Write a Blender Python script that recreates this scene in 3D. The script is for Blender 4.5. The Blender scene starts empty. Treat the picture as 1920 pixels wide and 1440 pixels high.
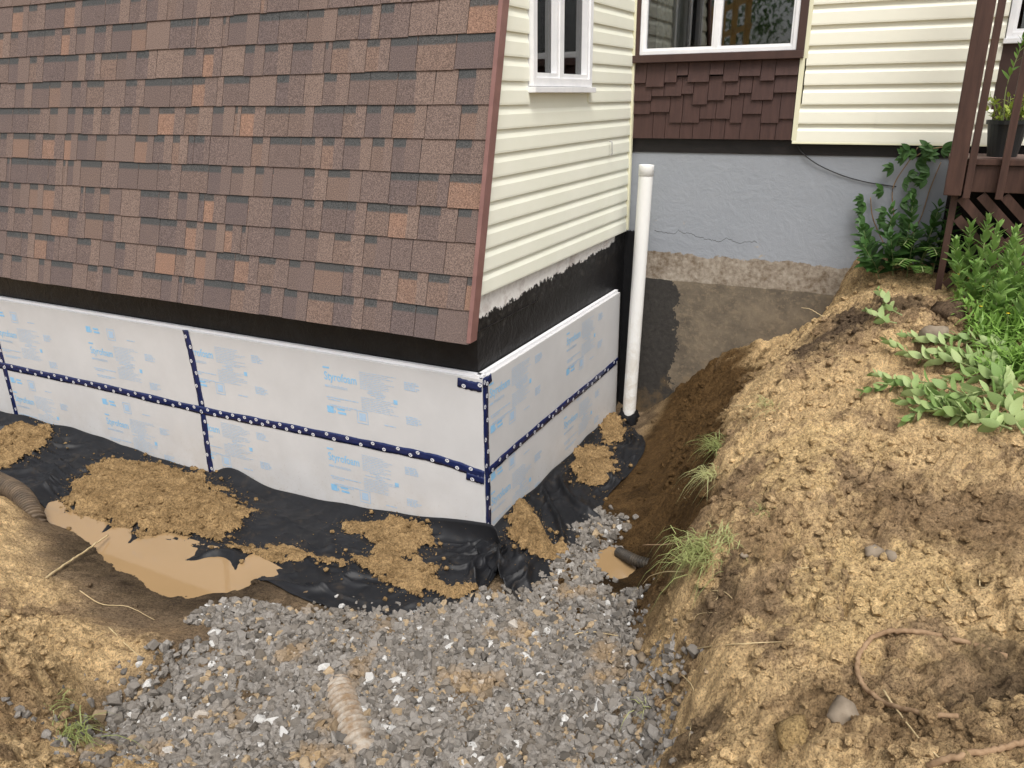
import bpy, bmesh, math, random
import numpy as np
from mathutils import Vector, Matrix
random.seed(7); RNG = np.random.default_rng(11)
R = math.radians
scene = bpy.context.scene
COL = scene.collection

# ------------------------------------------------------------------ camera
F_PX, PITCH, ROLL, YAW = 1463.1, R(20.14), R(-0.68), R(27.17)
CAM = np.array([0., 0., 1.6])
_w = np.array([0, math.cos(PITCH), -math.sin(PITCH)]); _r0 = np.array([1., 0, 0]); _u0 = np.cross(_r0, _w)
_r = math.cos(ROLL)*_r0 + math.sin(ROLL)*_u0; _u = -math.sin(ROLL)*_r0 + math.cos(ROLL)*_u0
cd = bpy.data.cameras.new('camera'); cam = bpy.data.objects.new('camera', cd); COL.objects.link(cam)
m = Matrix.Identity(4)
for i in range(3):
    m[i][0] = _r[i]; m[i][1] = _u[i]; m[i][2] = -_w[i]; m[i][3] = CAM[i]
cam.matrix_world = m
cd.sensor_fit = 'HORIZONTAL'; cd.sensor_width = 36; cd.lens = 36*F_PX/1920; cd.clip_start = .05; cd.clip_end = 500
scene.camera = cam

# ------------------------------------------------------------------ sky, sun, exposure
SUN_EL, SUN_AZ = R(60), R(172)          # azimuth measured clockwise from +Y: behind the photographer, a little right
world = bpy.data.worlds.new('World'); scene.world = world; world.use_nodes = True
nt = world.node_tree; bg = nt.nodes['Background']
sky = nt.nodes.new('ShaderNodeTexSky'); sky.sky_type = 'NISHITA'; sky.sun_disc = False
sky.sun_elevation = SUN_EL; sky.sun_rotation = SUN_AZ; sky.dust_density = 4; sky.ozone_density = 1.0
hs = nt.nodes.new('ShaderNodeHueSaturation'); hs.inputs['Saturation'].default_value = .22
nt.links.new(sky.outputs[0], hs.inputs['Color']); nt.links.new(hs.outputs[0], bg.inputs[0]); bg.inputs[1].default_value = .115
sl = bpy.data.lights.new('sun', 'SUN'); sl.energy = 1.5; sl.angle = R(28); sl.color = (1, .96, .9)
so = bpy.data.objects.new('sun', sl); COL.objects.link(so)
sd = Vector((math.sin(SUN_AZ)*math.cos(SUN_EL), math.cos(SUN_AZ)*math.cos(SUN_EL), math.sin(SUN_EL)))
so.rotation_euler = sd.to_track_quat('Z', 'Y').to_euler(); so.location = (0, -3, 8)
vs = scene.view_settings; vs.view_transform = 'Standard'; vs.look = 'None'; vs.gamma = 1; vs.use_curve_mapping = False
vs.exposure = 0.82

# ------------------------------------------------------------------ geometry of the place
C0 = np.array([-.178, 4.367, 0.])
NX = np.array([math.cos(YAW), -math.sin(YAW), 0.]); NY = np.array([math.sin(YAW), math.cos(YAW), 0.])
def H(X, Y, z): return C0 + X*NX + Y*NY + np.array([0, 0, z])          # house frame -> world
def toH(P): q = np.asarray(P)-C0; return np.array([q@NX, q@NY, P[2]])
def ray(px, py): return _w + ((px-960)/F_PX)*_r - ((py-720)/F_PX)*_u
def at(px, py, z): d = ray(px, py); return CAM + d*((z-CAM[2])/d[2])

# ------------------------------------------------------------------ numpy noise
def _hash(ix, iy, s):
    h = (ix.astype(np.int64)*374761393 + iy.astype(np.int64)*668265263 + s*2147483647) & 0xffffffff
    h = ((h ^ (h >> 13))*1274126177) & 0xffffffff
    return h ^ (h >> 16)
def pn(x, y, s=0):
    x = np.asarray(x, float); y = np.asarray(y, float)
    ix = np.floor(x); iy = np.floor(y); fx = x-ix; fy = y-iy
    u = fx*fx*fx*(fx*(fx*6-15)+10); v = fy*fy*fy*(fy*(fy*6-15)+10)
    def g(dx, dy):
        a = _hash(ix+dx, iy+dy, s)/4294967295.*2*np.pi
        return np.cos(a)*(fx-dx)+np.sin(a)*(fy-dy)
    return 1.5*((g(0,0)*(1-u)+g(1,0)*u)*(1-v) + (g(0,1)*(1-u)+g(1,1)*u)*v)
def fbm(x, y, o=4, s=0):
    t = 0; a = 1.
    for k in range(o): t = t + a*pn(x*2**k, y*2**k, s+k*17); a *= .5
    return t
def worley(x, y, s=0):
    ix = np.floor(x); iy = np.floor(y); f1 = np.full(np.shape(x), 9.); f2 = f1.copy()
    for dx in (-1, 0, 1):
        for dy in (-1, 0, 1):
            h = _hash(ix+dx, iy+dy, s); ax = ix+dx+(h & 0xffff)/65535.; ay = iy+dy+((h >> 16) & 0xffff)/65535.
            d = np.hypot(x-ax, y-ay); n = d < f1
            f2 = np.where(n, f1, np.minimum(f2, d)); f1 = np.where(n, d, f1)
    return f1, f2
def sst(a, b, x): t = np.clip((x-a)/(b-a), 0, 1); return t*t*(3-2*t)

# ------------------------------------------------------------------ terrain height
CP = [(0,770,-1.13),(200,820,-1.14),(388,886,-1.14),(650,945,-1.14),(911,975,-1.13),(1050,870,-1.13),(1155,772,-1.13),
 (60,965,-1.08),(110,985,-1.17),(180,1000,-1.19),(260,1060,-1.19),(380,1070,-1.18),(440,1085,-1.16),(300,1100,-1.17),(330,1150,-1.09),(240,1090,-1.09),(500,1110,-1.10),(450,1130,-1.08),(560,1150,-1.07),
 (470,1190,-1.06),(380,1170,-1.02),(650,1170,-1.11),(870,1150,-1.12),(1000,1110,-1.12),(700,1300,-1.10),(700,1430,-1.10),(450,1300,-1.08),(950,1250,-1.11),(1000,1430,-1.1),(1120,1130,-1.11),(1120,1300,-1.1),(1100,1000,-1.11),
 (1150,1050,-1.24),(1180,1070,-1.22),(1140,1078,-1.22),(1160,1060,-1.24),(1098,1060,-1.10),(1150,1120,-1.10),(1215,1090,-1.08),(1170,980,-1.08),(1200,900,-1.05),(1190,810,-1.1),(1100,900,-1.12),
 (1250,1000,-.95),(1270,900,-.85),(1300,820,-.78),(1370,745,-.6),(1240,1080,-.98),(1170,1180,-1.06),
 (1230,1160,-.85),(1285,1130,-.55),(1300,1060,-.42),(1320,960,-.36),(1350,860,-.3),(1400,780,-.2),(1450,700,-.08),(1530,650,.04),(1590,575,.16),
 (1500,800,-.08),(1700,700,.12),(1640,560,.3),(1750,545,.34),(1900,700,.22),(1900,850,.08),(1600,1000,-.12),(1420,950,-.2),(1850,1000,-.04),(1900,1200,-.06),(1900,1430,0.),(1500,1150,-.22),(1600,1400,-.2),(1750,1280,-.18),(1320,1250,-.48),(1370,1400,-.42),(1210,1260,-1.0),(1235,1430,-1.02),(1270,1390,-.75),
 (0,930,-.86),(50,985,-.96),(110,1070,-1.0),(200,1170,-.98),(290,1230,-.93),(160,1385,-1.06),(0,1200,-.52),(0,1430,-.42),(90,1430,-.72),(110,1300,-.78),(330,1270,-1.06),(230,1330,-1.06),(400,1210,-1.0)]
cpx = [at(*c)[:2] for c in CP]; cpz = [c[2] for c in CP]
for px, py in [(1200,775),(1250,745),(1310,692),(1380,665),(1450,640),(1520,612),(1560,590),(1600,480),(1680,500)]:  # where the earth meets the back wall
    d = ray(px, py); P0 = H(0, 2.68, 0); t = ((P0-CAM)@NY)/(d@NY); P = CAM+t*d; cpx.append(P[:2]); cpz.append(min(P[2], .36))
for x, y, z in [(0,.3,-.15),(1.5,0,.05),(-2,0,-.1),(3,1,.1),(4.5,2.5,.25),(5,4.5,.4),(4,5.2,.4),(-4.2,2.2,-.3),(-6,3.5,-.3),(-5.5,6.6,-1.12),(-7.5,7.2,-1.1),(-4.5,5.2,-1.12),(0,-6,0),(8,-4,.3),(-8,-3,-.1),(12,8,.5),(-12,5,-.3),(0,14,.2),(.6,1.2,-.3),(-.6,1.4,-.95),(-.2,1.9,-1.08),(0,8,.3)]:
    cpx.append(np.array([x, y])); cpz.append(z)
cpx = np.array(cpx); cpz = np.array(cpz)
_phi = lambda r2: np.sqrt(r2+.0025)
_D = ((cpx[:, None]-cpx[None])**2).sum(-1)
_A = np.zeros((len(cpx)+1,)*2); _A[:-1, :-1] = _phi(_D)-np.eye(len(cpx))*.01; _A[-1, :-1] = 1; _A[:-1, -1] = 1
_W = np.linalg.solve(_A, np.append(cpz, 0))
def base_z(x, y):
    x = np.asarray(x, float); y = np.asarray(y, float); out = np.full(x.shape, _W[-1])
    for (cx, cy), wt in zip(cpx, _W[:-1]): out = out + wt*np.sqrt((x-cx)**2+(y-cy)**2+.0025)
    return out
CRK = at(1580, 1110, -.18); CRACKS = []
def terrain(x, y):
    zb = base_z(x, y); x = np.asarray(x, float); y = np.asarray(y, float)
    A = .14+.86*sst(-1.04, -.8, zb)
    wx = x+.05*pn(x*5, y*5, 91); wy = y+.05*pn(x*5+7, y*5, 92)
    d = .05*fbm(wx*1.7, wy*1.7, 3, 1)
    d = d+.045*(np.abs(pn(wx*4.2, wy*4.2, 5))-.25)
    wx = wx+.022*fbm(x*17, y*17, 2, 93); wy = wy+.022*fbm(x*17+3, y*17, 2, 94); rough = sst(-.35, .35, pn(x*1.8, y*1.8, 33)+.5*pn(x*5, y*5, 34))
    f1, f2 = worley(wx*7, wy*7, 3); d = d+(.034*np.minimum(f2-f1, .4)/.4-.02*f1)*(.25+.75*rough)
    f1, f2 = worley(wx*19, wy*19, 4); d = d+(.018*np.minimum(f2-f1, .35)/.35-.010*f1)*(.4+.6*rough)
    f1, f2 = worley(wx*43, wy*43, 8); d = d+.010*np.minimum(f2-f1, .4)/.4
    d = d+.012*fbm(x*22, y*22, 4, 9)
    cm = 1.15*np.exp(-(((x-CRK[0])/.45)**2+((y-CRK[1])/.28)**2))
    f1, f2 = worley(x*4.4+.45*pn(x*9, y*9, 3)+.12*pn(x*31, y*31, 5), y*4.4+.45*pn(x*9, y*9, 4)+.12*pn(x*31, y*31, 6), 6)
    crack = (1-sst(.03, .13, f2-f1))*sst(.3, .75, cm)
    if CRACKS:
        dist = np.full(x.shape, 9.); xx = x+.010*pn(x*30, y*30, 51); yy = y+.010*pn(x*30, y*30, 52)
        for (a, b) in CRACKS:
            ab = b-a; t = np.clip(((xx-a[0])*ab[0]+(yy-a[1])*ab[1])/(ab@ab), 0, 1); dist = np.minimum(dist, np.hypot(xx-a[0]-t*ab[0], yy-a[1]-t*ab[1]))
        crack = crack*.3+.8*(1-sst(.003, .015, dist+.006*pn(x*12, y*12, 53)))
    return zb+A*d*(1-.62*sst(.2, .8, cm))-.075*crack
def ground_hit(px, py):
    d = ray(px, py); t = np.linspace(1., 9.5, 900); P = CAM+t[:, None]*d
    below = np.nonzero(P[:, 2] < terrain(P[:, 0], P[:, 1]))[0]
    return P[below[0]] if len(below) else P[-1]

_cr = []
for path in [[(1548,1058),(1560,1080),(1585,1098),(1600,1108),(1588,1128),(1584,1152)], [(1600,1106),(1640,1112),(1672,1128),(1715,1140)], [(1500,1142),(1540,1150),(1584,1152),(1630,1146)], [(1520,1085),(1535,1110),(1530,1140)]]:
    g_ = [ground_hit(*p)[:2] for p in path]; _cr += list(zip(g_[:-1], g_[1:]))
CRACKS += _cr
# ------------------------------------------------------------------ object helpers
def tag(o, label, cat, group=None, kind=None):
    o['label'] = label; o['category'] = cat
    if group: o['group'] = group
    if kind: o['kind'] = kind
    return o
def mesh(name, v, f, mat, smooth=False):
    me = bpy.data.meshes.new(name); me.from_pydata([tuple(map(float, p)) for p in v], [], f); me.update()
    if mat: me.materials.append(mat)
    if smooth: me.polygons.foreach_set('use_smooth', [True]*len(me.polygons))
    return me
def link(name, me, parent=None, loc=(0,0,0), rot=(0,0,0)):
    o = bpy.data.objects.new(name, me); COL.objects.link(o); o.location = loc; o.rotation_euler = rot
    if parent: o.parent = parent
    return o
def empty(name, label, cat, loc, rotz=0, group=None):
    o = link(name, None, None, loc, (0, 0, rotz)); o.empty_display_size = .1; return tag(o, label, cat, group)
class MB:
    def __init__(s): s.v = []; s.f = []
    def add(s, v, f):
        k = len(s.v); s.v += [tuple(p) for p in v]; s.f += [tuple(i+k for i in q) for q in f]; return s
    def box(s, a, b):
        x0, y0, z0 = a; x1, y1, z1 = b
        return s.add([(x0,y0,z0),(x1,y0,z0),(x1,y1,z0),(x0,y1,z0),(x0,y0,z1),(x1,y0,z1),(x1,y1,z1),(x0,y1,z1)],
                     [(0,3,2,1),(4,5,6,7),(0,1,5,4),(1,2,6,5),(2,3,7,6),(3,0,4,7)])
    def prism(s, prof, p0, p1):     # prof: list of offsets (3-vectors) in section, extruded from p0 to p1
        n = len(prof); p0 = np.array(p0); p1 = np.array(p1)
        v = [p0+np.array(q) for q in prof]+[p1+np.array(q) for q in prof]
        return s.add(v, [(i, (i+1) % n, n+(i+1) % n, n+i) for i in range(n)]+[tuple(range(n))[::-1], tuple(range(n, 2*n))])
    def build(s, name, mat, parent=None, loc=(0,0,0), rot=(0,0,0), smooth=False, bevel=0):
        me = mesh(name, s.v, s.f, mat, smooth)
        bm = bmesh.new(); bm.from_mesh(me); bmesh.ops.recalc_face_normals(bm, faces=bm.faces)
        if bevel: bmesh.ops.bevel(bm, geom=bm.edges[:], offset=bevel, segments=2, affect='EDGES', profile=.7)
        bm.to_mesh(me); bm.free()
        return link(name, me, parent, loc, rot)
def bez(pts, n=8):
    P = [np.array(p, float) for p in pts]; P = [2*P[0]-P[1]]+P+[2*P[-1]-P[-2]]; out = []
    for i in range(1, len(P)-2):
        for t in np.linspace(0, 1, n, endpoint=False):
            a, b, c, d = P[i-1:i+3]; out.append(.5*((2*b)+(c-a)*t+(2*a-5*b+4*c-d)*t*t+(3*b-a-3*c+d)*t**3))
    out.append(P[-2]); return out
def tube(mb, pts, r, seg=8, rfun=None, cap=True):
    pts = [np.array(p, float) for p in pts]; n = len(pts); vs = []; fs = []
    up = np.array([0, 0, 1.])
    for i, p in enumerate(pts):
        t = pts[min(i+1, n-1)]-pts[max(i-1, 0)]; t = t/(np.linalg.norm(t)+1e-9)
        s = np.cross(t, up); 
        if np.linalg.norm(s) < .05: s = np.cross(t, np.array([1., 0, 0]))
        s /= np.linalg.norm(s); q = np.cross(s, t); rr = r if rfun is None else rfun(i/(n-1))
        for k in range(seg):
            a = 2*math.pi*k/seg; vs.append(p+rr*(math.cos(a)*s+math.sin(a)*q))
    for i in range(n-1):
        for k in range(seg): fs.append((i*seg+k, i*seg+(k+1) % seg, (i+1)*seg+(k+1) % seg, (i+1)*seg+k))
    if cap: fs += [tuple(range(seg))[::-1], tuple(range((n-1)*seg, n*seg))]
    return mb.add(vs, fs)

# ------------------------------------------------------------------ materials
class N:
    def __init__(s, name):
        s.m = bpy.data.materials.new(name); s.m.use_nodes = True; s.t = s.m.node_tree; s.b = s.t.nodes['Principled BSDF']
        s.tc = s.n('ShaderNodeTexCoord')
    def n(s, typ, **kw):
        q = s.t.nodes.new(typ)
        for k, v in kw.items(): setattr(q, k, v)
        return q
    def l(s, a, b): s.t.links.new(a, b)
    def val(s, sock, x):
        if hasattr(x, 'is_output'): s.l(x, sock)
        else: sock.default_value = x
    def math(s, op, a, b=0., c=None, clamp=False):
        q = s.n('ShaderNodeMath', operation=op); q.use_clamp = clamp; s.val(q.inputs[0], a); s.val(q.inputs[1], b)
        if c is not None: s.val(q.inputs[2], c)
        return q.outputs[0]
    def noise(s, scale, detail=4, rough=.55, vec=None, dist=0., stretch=None):
        q = s.n('ShaderNodeTexNoise'); q.inputs['Scale'].default_value = scale; q.inputs['Detail'].default_value = detail
        q.inputs['Roughness'].default_value = rough; q.inputs['Distortion'].default_value = dist
        v = vec or s.tc.outputs['Object']
        if stretch:
            mp = s.n('ShaderNodeMapping'); mp.inputs['Scale'].default_value = stretch; s.l(v, mp.inputs[0]); v = mp.outputs[0]
        s.l(v, q.inputs['Vector']); return q.outputs[0]
    def rnd_vec(s):     # object coordinates shifted per object
        oi = s.n('ShaderNodeObjectInfo'); a = s.n('ShaderNodeVectorMath', operation='SCALE'); s.l(oi.outputs['Location'], a.inputs[0]); a.inputs['Scale'].default_value = 7.3
        b = s.n('ShaderNodeVectorMath', operation='ADD'); s.l(s.tc.outputs['Object'], b.inputs[0]); s.l(a.outputs[0], b.inputs[1]); return b.outputs[0]
    def ramp(s, f, stops):
        q = s.n('ShaderNodeValToRGB'); e = q.color_ramp.elements
        while len(e) < len(stops): e.new(.5)
        for k, (p, c) in enumerate(stops): e[k].position = p; e[k].color = c if len(c) == 4 else (*c, 1)
        s.l(f, q.inputs[0]); return q.outputs[0]
    def mix(s, f, a, b, mode='MIX'):
        q = s.n('ShaderNodeMix', data_type='RGBA', blend_type=mode); s.val(q.inputs['Factor'], f)
        for sock, x in ((q.inputs['A'], a), (q.inputs['B'], b)):
            if hasattr(x, 'is_output'): s.l(x, sock)
            else: sock.default_value = (*x, 1)
        return q.outputs['Result']
    def sep(s, v):
        q = s.n('ShaderNodeSeparateXYZ'); s.l(v, q.inputs[0]); return q.outputs
    def bump(s, h, strength=.3, dist=.01):
        q = s.n('ShaderNodeBump'); q.inputs['Strength'].default_value = strength; q.inputs['Distance'].default_value = dist
        s.l(h, q.inputs['Height']); s.l(q.outputs[0], s.b.inputs['Normal'])
    def out(s, col=None, rough=.7, spec=.3, metal=0.):
        if col is not None: 
            if hasattr(col, 'is_output'): s.l(col, s.b.inputs['Base Color'])
            else: s.b.inputs['Base Color'].default_value = (*col, 1)
        s.val(s.b.inputs['Roughness'], rough); s.b.inputs['Specular IOR Level'].default_value = spec; s.b.inputs['Metallic'].default_value = metal
        return s.m
def plain(name, c1, c2, scale=8, rough=.6, spec=.3, bstr=.2, bdist=.004, bscale=60, detail=5, stretch=None):
    k = N(name); v = k.rnd_vec(); f = k.noise(scale, detail, .6, v, 0., stretch)
    col = k.ramp(f, [(.3, c1), (.7, c2)])
    if bstr: k.bump(k.noise(bscale, 3, .6, v, 0., stretch), bstr, bdist)
    return k.out(col, rough, spec)
M = {}
def soil(name, use_attr=True, tint=None):
    k = N(name); v = k.tc.outputs['Object']
    n1 = k.noise(60, 6, .7); n2 = k.noise(9, 5, .65); n3 = k.noise(260, 3, .6)
    if use_attr:
        a = k.n('ShaderNodeVertexColor', layer_name='Col').outputs[0]
    else:
        a = k.mix(n2, tint[0], tint[1])
    g = k.ramp(n1, [(.3, (.40,.38,.36)), (.5, (.95,.95,.95)), (.7, (1.35,1.32,1.26))])
    c = k.mix(1., a, g, 'MULTIPLY'); c = k.mix(1., c, k.ramp(k.noise(130, 4, .75), [(.36, (.38,.35,.33)), (.46, (.95,.95,.95)), (.64, (1.18,1.17,1.14))]), 'MULTIPLY')
    g2 = k.ramp(n2, [(.35, (.78,.76,.74)), (.62, (1.08,1.08,1.08))]); c = k.mix(1., c, g2, 'MULTIPLY')
    h = k.math('ADD', k.math('MULTIPLY', n1, 1.), k.math('MULTIPLY', n3, .45)); k.bump(h, 1., .02)
    return k.out(c, .95, .1)
M['ground'] = soil('soil')
M['heap'] = soil('heap_soil', False, ((.22,.142,.066), (.46,.315,.16)))
M['clod'] = soil('clod_soil')

def shingle_mat():
    k = N('asphalt_shingle'); g = k.sep(k.tc.outputs['Generated']); oi = k.n('ShaderNodeObjectInfo'); oc = k.n('ShaderNodeSeparateColor'); k.l(oi.outputs['Color'], oc.inputs[0])
    v = k.rnd_vec(); gran = k.noise(170, 2, .8, v); blot = k.noise(14, 3, .6, v)
    gx, gz = g[0], g[2]
    edge = k.math('ADD', gx, k.math('MULTIPLY', k.math('SUBTRACT', blot, .5), .12))
    tooth = k.math('LESS_THAN', edge, oc.outputs[1])
    c1 = k.ramp(oc.outputs[0], [(0, (.138,.105,.096)), (.35, (.150,.113,.100)), (.7, (.163,.121,.105)), (1, (.176,.130,.110))])
    c2 = k.ramp(oc.outputs[2], [(0, (.118,.092,.088)), (.5, (.152,.111,.094)), (.78, (.188,.126,.099)), (1, (.235,.145,.106))])
    fade = k.math('MULTIPLY', tooth, k.math('ADD', .45, blot), clamp=True)
    c = k.mix(fade, c1, c2)
    band = k.math('MULTIPLY', tooth, k.math('GREATER_THAN', k.math('ADD', gz, k.math('MULTIPLY', k.math('SUBTRACT', gran, .5), .16)), .49))
    c = k.mix(k.math('MULTIPLY', band, .9), c, (.060,.066,.068))
    gr = k.ramp(gran, [(.34, (.5,.48,.47)), (.5, (.93,.93,.93)), (.66, (1.6,1.55,1.5))])
    c = k.mix(1., c, gr, 'MULTIPLY'); k.bump(gran, .5, .003)
    return k.out(c, .95, .15)
M['shingle'] = shingle_mat()
def siding_mat(name, c1, c2):
    k = N(name); v = k.rnd_vec(); g = k.noise(6, 4, .6, v, 0, (18, .7, 18)) ; d = k.noise(2.2, 5, .65, v)
    col = k.mix(k.ramp(d, [(.35, (0,0,0)), (.75, (1,1,1))]), c1, c2)
    sp = k.ramp(k.noise(9, 6, .75, v, .4), [(.66, (0,0,0)), (.8, (.5,.5,.5))]); col = k.mix(k.math('MULTIPLY', sp, .35), col, (.40,.38,.26))
    k.bump(k.noise(4, 4, .6, v, 0, (60, 2.5, 60)), .12, .003); return k.out(col, .55, .3)
M['siding'] = siding_mat('cream_vinyl', (.75,.755,.64), (.80,.80,.70))
M['siding_back'] = siding_mat('cream_metal', (.80,.785,.67), (.76,.75,.645))
M['trim_cream'] = plain('cream_trim', (.66,.64,.46), (.72,.70,.52), 5, .5)
M['brown'] = plain('brown_paint', (.043,.022,.018), (.062,.032,.026), 10, .5, .4, .25, .003, 30, 5, (1, 1, .15))
M['shake'] = plain('brown_shake', (.043,.021,.018), (.066,.033,.027), 7, .6, .35, .35, .004, 24, 5, (6, 6, .5))
M['deckwood'] = plain('deck_stain', (.040,.019,.014), (.075,.037,.027), 6, .55, .35, .3, .004, 30, 5, (5, 5, .6))
M['deckfloor'] = plain('deck_floor_worn', (.12,.075,.062), (.21,.15,.13), 9, .7, .25)
M['white'] = plain('white_frame', (.70,.71,.73), (.80,.80,.81), 9, .4, .4, .05)
M['rake'] = plain('rake_metal', (.17,.085,.075), (.23,.12,.105), 7, .45, .4, .06)
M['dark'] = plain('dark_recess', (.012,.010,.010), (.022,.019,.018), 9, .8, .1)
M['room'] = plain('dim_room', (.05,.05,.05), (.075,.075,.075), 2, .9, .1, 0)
M['blind'] = plain('pale_blind', (.55,.55,.54), (.62,.62,.6), 4, .8, .1, 0)
M['band'] = plain('black_band', (.008,.007,.007), (.016,.013,.013), 12, .55, .3)
M['foam'] = plain('foam_board', (.53,.525,.525), (.59,.585,.585), 3, .45, .35, .05, .002, 90)
def foam_low():
    k = N('foam_board_splashed'); z = k.sep(k.tc.outputs['Object'])[2]; v = k.rnd_vec(); c = k.ramp(k.noise(3, 5, .6, v), [(.3, (.54,.535,.535)), (.7, (.61,.605,.605))])
    sp = k.ramp(k.noise(38, 4, .75, v), [(.60, (0,0,0)), (.68, (1,1,1))]); sm = k.ramp(k.noise(5, 6, .7, v), [(.45, (0,0,0)), (.8, (1,1,1))]); lo_ = k.math('SUBTRACT', 1., k.math('DIVIDE', z, .5), clamp=True)
    c = k.mix(k.math('MULTIPLY', sp, k.math('MULTIPLY', lo_, .55)), c, (.24,.17,.09)); c = k.mix(k.math('MULTIPLY', sm, k.math('MULTIPLY', lo_, .45)), c, (.36,.29,.2)); return k.out(c, .45, .35)
M['foam_low'] = foam_low()
M['foam_edge'] = plain('foam_edge', (.72,.72,.74), (.78,.78,.8), 6, .5, .3, .05)
M['print'] = plain('blue_print', (.22,.47,.72), (.30,.55,.78), 40, .5, .3, 0)
M['print_faint'] = plain('faint_blue_print', (.36,.50,.66), (.43,.55,.69), 60, .5, .3, 0)
M['tape'] = plain('navy_tape', (.006,.012,.055), (.012,.022,.095), 14, .25, .5, .15, .003, 22)
M['tape_white'] = plain('tape_white_print', (.7,.7,.72), (.76,.76,.78), 20, .4, .4, 0)
M['cable'] = plain('black_cable', (.015,.015,.016), (.025,.025,.026), 20, .5)
M['root'] = plain('root_bark', (.20,.125,.07), (.34,.23,.14), 40, .85, .15, .4, .003, 120)
M['straw'] = plain('pale_root', (.42,.32,.17), (.56,.44,.26), 30, .85, .15, .2)
M['lumber'] = plain('new_lumber', (.55,.38,.14), (.66,.48,.2), 5, .7, .2, .2)
M['metal'] = plain('hook_metal', (.35,.35,.33), (.45,.45,.43), 20, .4, .5)
M['pot'] = plain('black_pot', (.012,.014,.015), (.02,.022,.023), 8, .45, .4, .05)
M['stone'] = plain('field_stone', (.16,.125,.09), (.27,.22,.165), 14, .85, .2, .4, .006, 60)
M['sandclod'] = soil('sand_clod', False, ((.40,.28,.13), (.50,.36,.18)))
M['darkclod'] = soil('dark_clod', False, ((.11,.075,.05), (.17,.12,.08)))

def pvc_mat():
    k = N('white_pvc'); z = k.sep(k.tc.outputs['Object'])[2]
    st = k.ramp(k.noise(9, 6, .75, None, .6), [(.42, (0,0,0)), (.68, (1,1,1))]); low = k.math('SUBTRACT', 1., k.math('DIVIDE', z, 1.3), clamp=True)
    c = k.mix(k.math('MULTIPLY', st, k.math('MULTIPLY', low, .75)), (.76,.76,.74), (.42,.34,.22)); return k.out(c, .38, .4)
M['pvc'] = pvc_mat()
def fabric_mat():
    k = N('black_geotextile'); n = k.noise(5, 5, .6); du = k.ramp(k.noise(11, 6, .75, None, .5), [(.56, (0,0,0)), (.74, (1,1,1))])
    c = k.mix(k.math('MULTIPLY', du, .22), k.ramp(n, [(.3, (.006,.0065,.008)), (.7, (.013,.0135,.016))]), (.16,.11,.06))
    k.bump(k.noise(420, 2, .5), .12, .002); return k.out(c, .5, .28)
M['fabric'] = fabric_mat()
def water_mat():
    k = N('muddy_water'); c = k.mix(k.noise(2.2, 3, .5), (.27,.178,.088), (.32,.21,.108)); k.bump(k.noise(9, 3, .5), .04, .006); return k.out(c, .04, .6)
M['water'] = water_mat()
def gravel_mat(name, attr):
    k = N(name); v = k.tc.outputs['Object'] if attr else k.rnd_vec()
    a = k.n('ShaderNodeVertexColor', layer_name='Col').outputs[0] if attr else k.n('ShaderNodeObjectInfo').outputs['Color']
    g = k.ramp(k.noise(70, 5, .7, v), [(.3, (.6,.6,.6)), (.7, (1.25,1.25,1.25))]); c = k.mix(1., a, g, 'MULTIPLY'); k.bump(k.noise(160, 3, .6, v), .35, .004); return k.out(c, .92, .1)
M['gravel'] = gravel_mat('crushed_stone', True); M['gravel_one'] = gravel_mat('crushed_stone_single', False)
def found_ext_mat():      # parging above, tar below with a ragged edge
    k = N('tarred_parging'); p = k.sep(k.tc.outputs['Object']); Y, z = p[1], p[2]
    ed = k.math('ADD', k.math('MULTIPLY', Y, .035), .375); n = k.noise(8, 8, .75); n2 = k.noise(5, 5, .7)
    h = k.math('ADD', z, k.math('MULTIPLY', k.math('SUBTRACT', n, .5), .22)); tar = k.math('LESS_THAN', h, ed)
    corner = k.math('GREATER_THAN', k.math('ADD', Y, k.math('MULTIPLY', k.math('SUBTRACT', n, .5), .5)), 2.42); tar = k.math('MAXIMUM', tar, corner)
    white = k.ramp(n2, [(.3, (.66,.63,.60)), (.5, (.80,.78,.75)), (.68, (.52,.47,.44))])
    worn = k.ramp(k.noise(16, 6, .75), [(.5, (.010,.010,.011)), (.66, (.05,.048,.045)), (.8, (.16,.15,.14))])
    gl = k.ramp(k.noise(5, 5, .65), [(.3, (.006,.006,.007)), (.7, (.014,.014,.015))])
    low = k.math('LESS_THAN', h, k.math('SUBTRACT', ed, .11)); bl = k.mix(low, worn, gl)
    c = k.mix(tar, white, bl); k.bump(k.noise(11, 6, .65, None, .8), .5, .02); 
    return k.out(c, k.math('SUBTRACT', .85, k.math('MULTIPLY', tar, .42)), .3)
M['found_ext'] = found_ext_mat()
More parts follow.
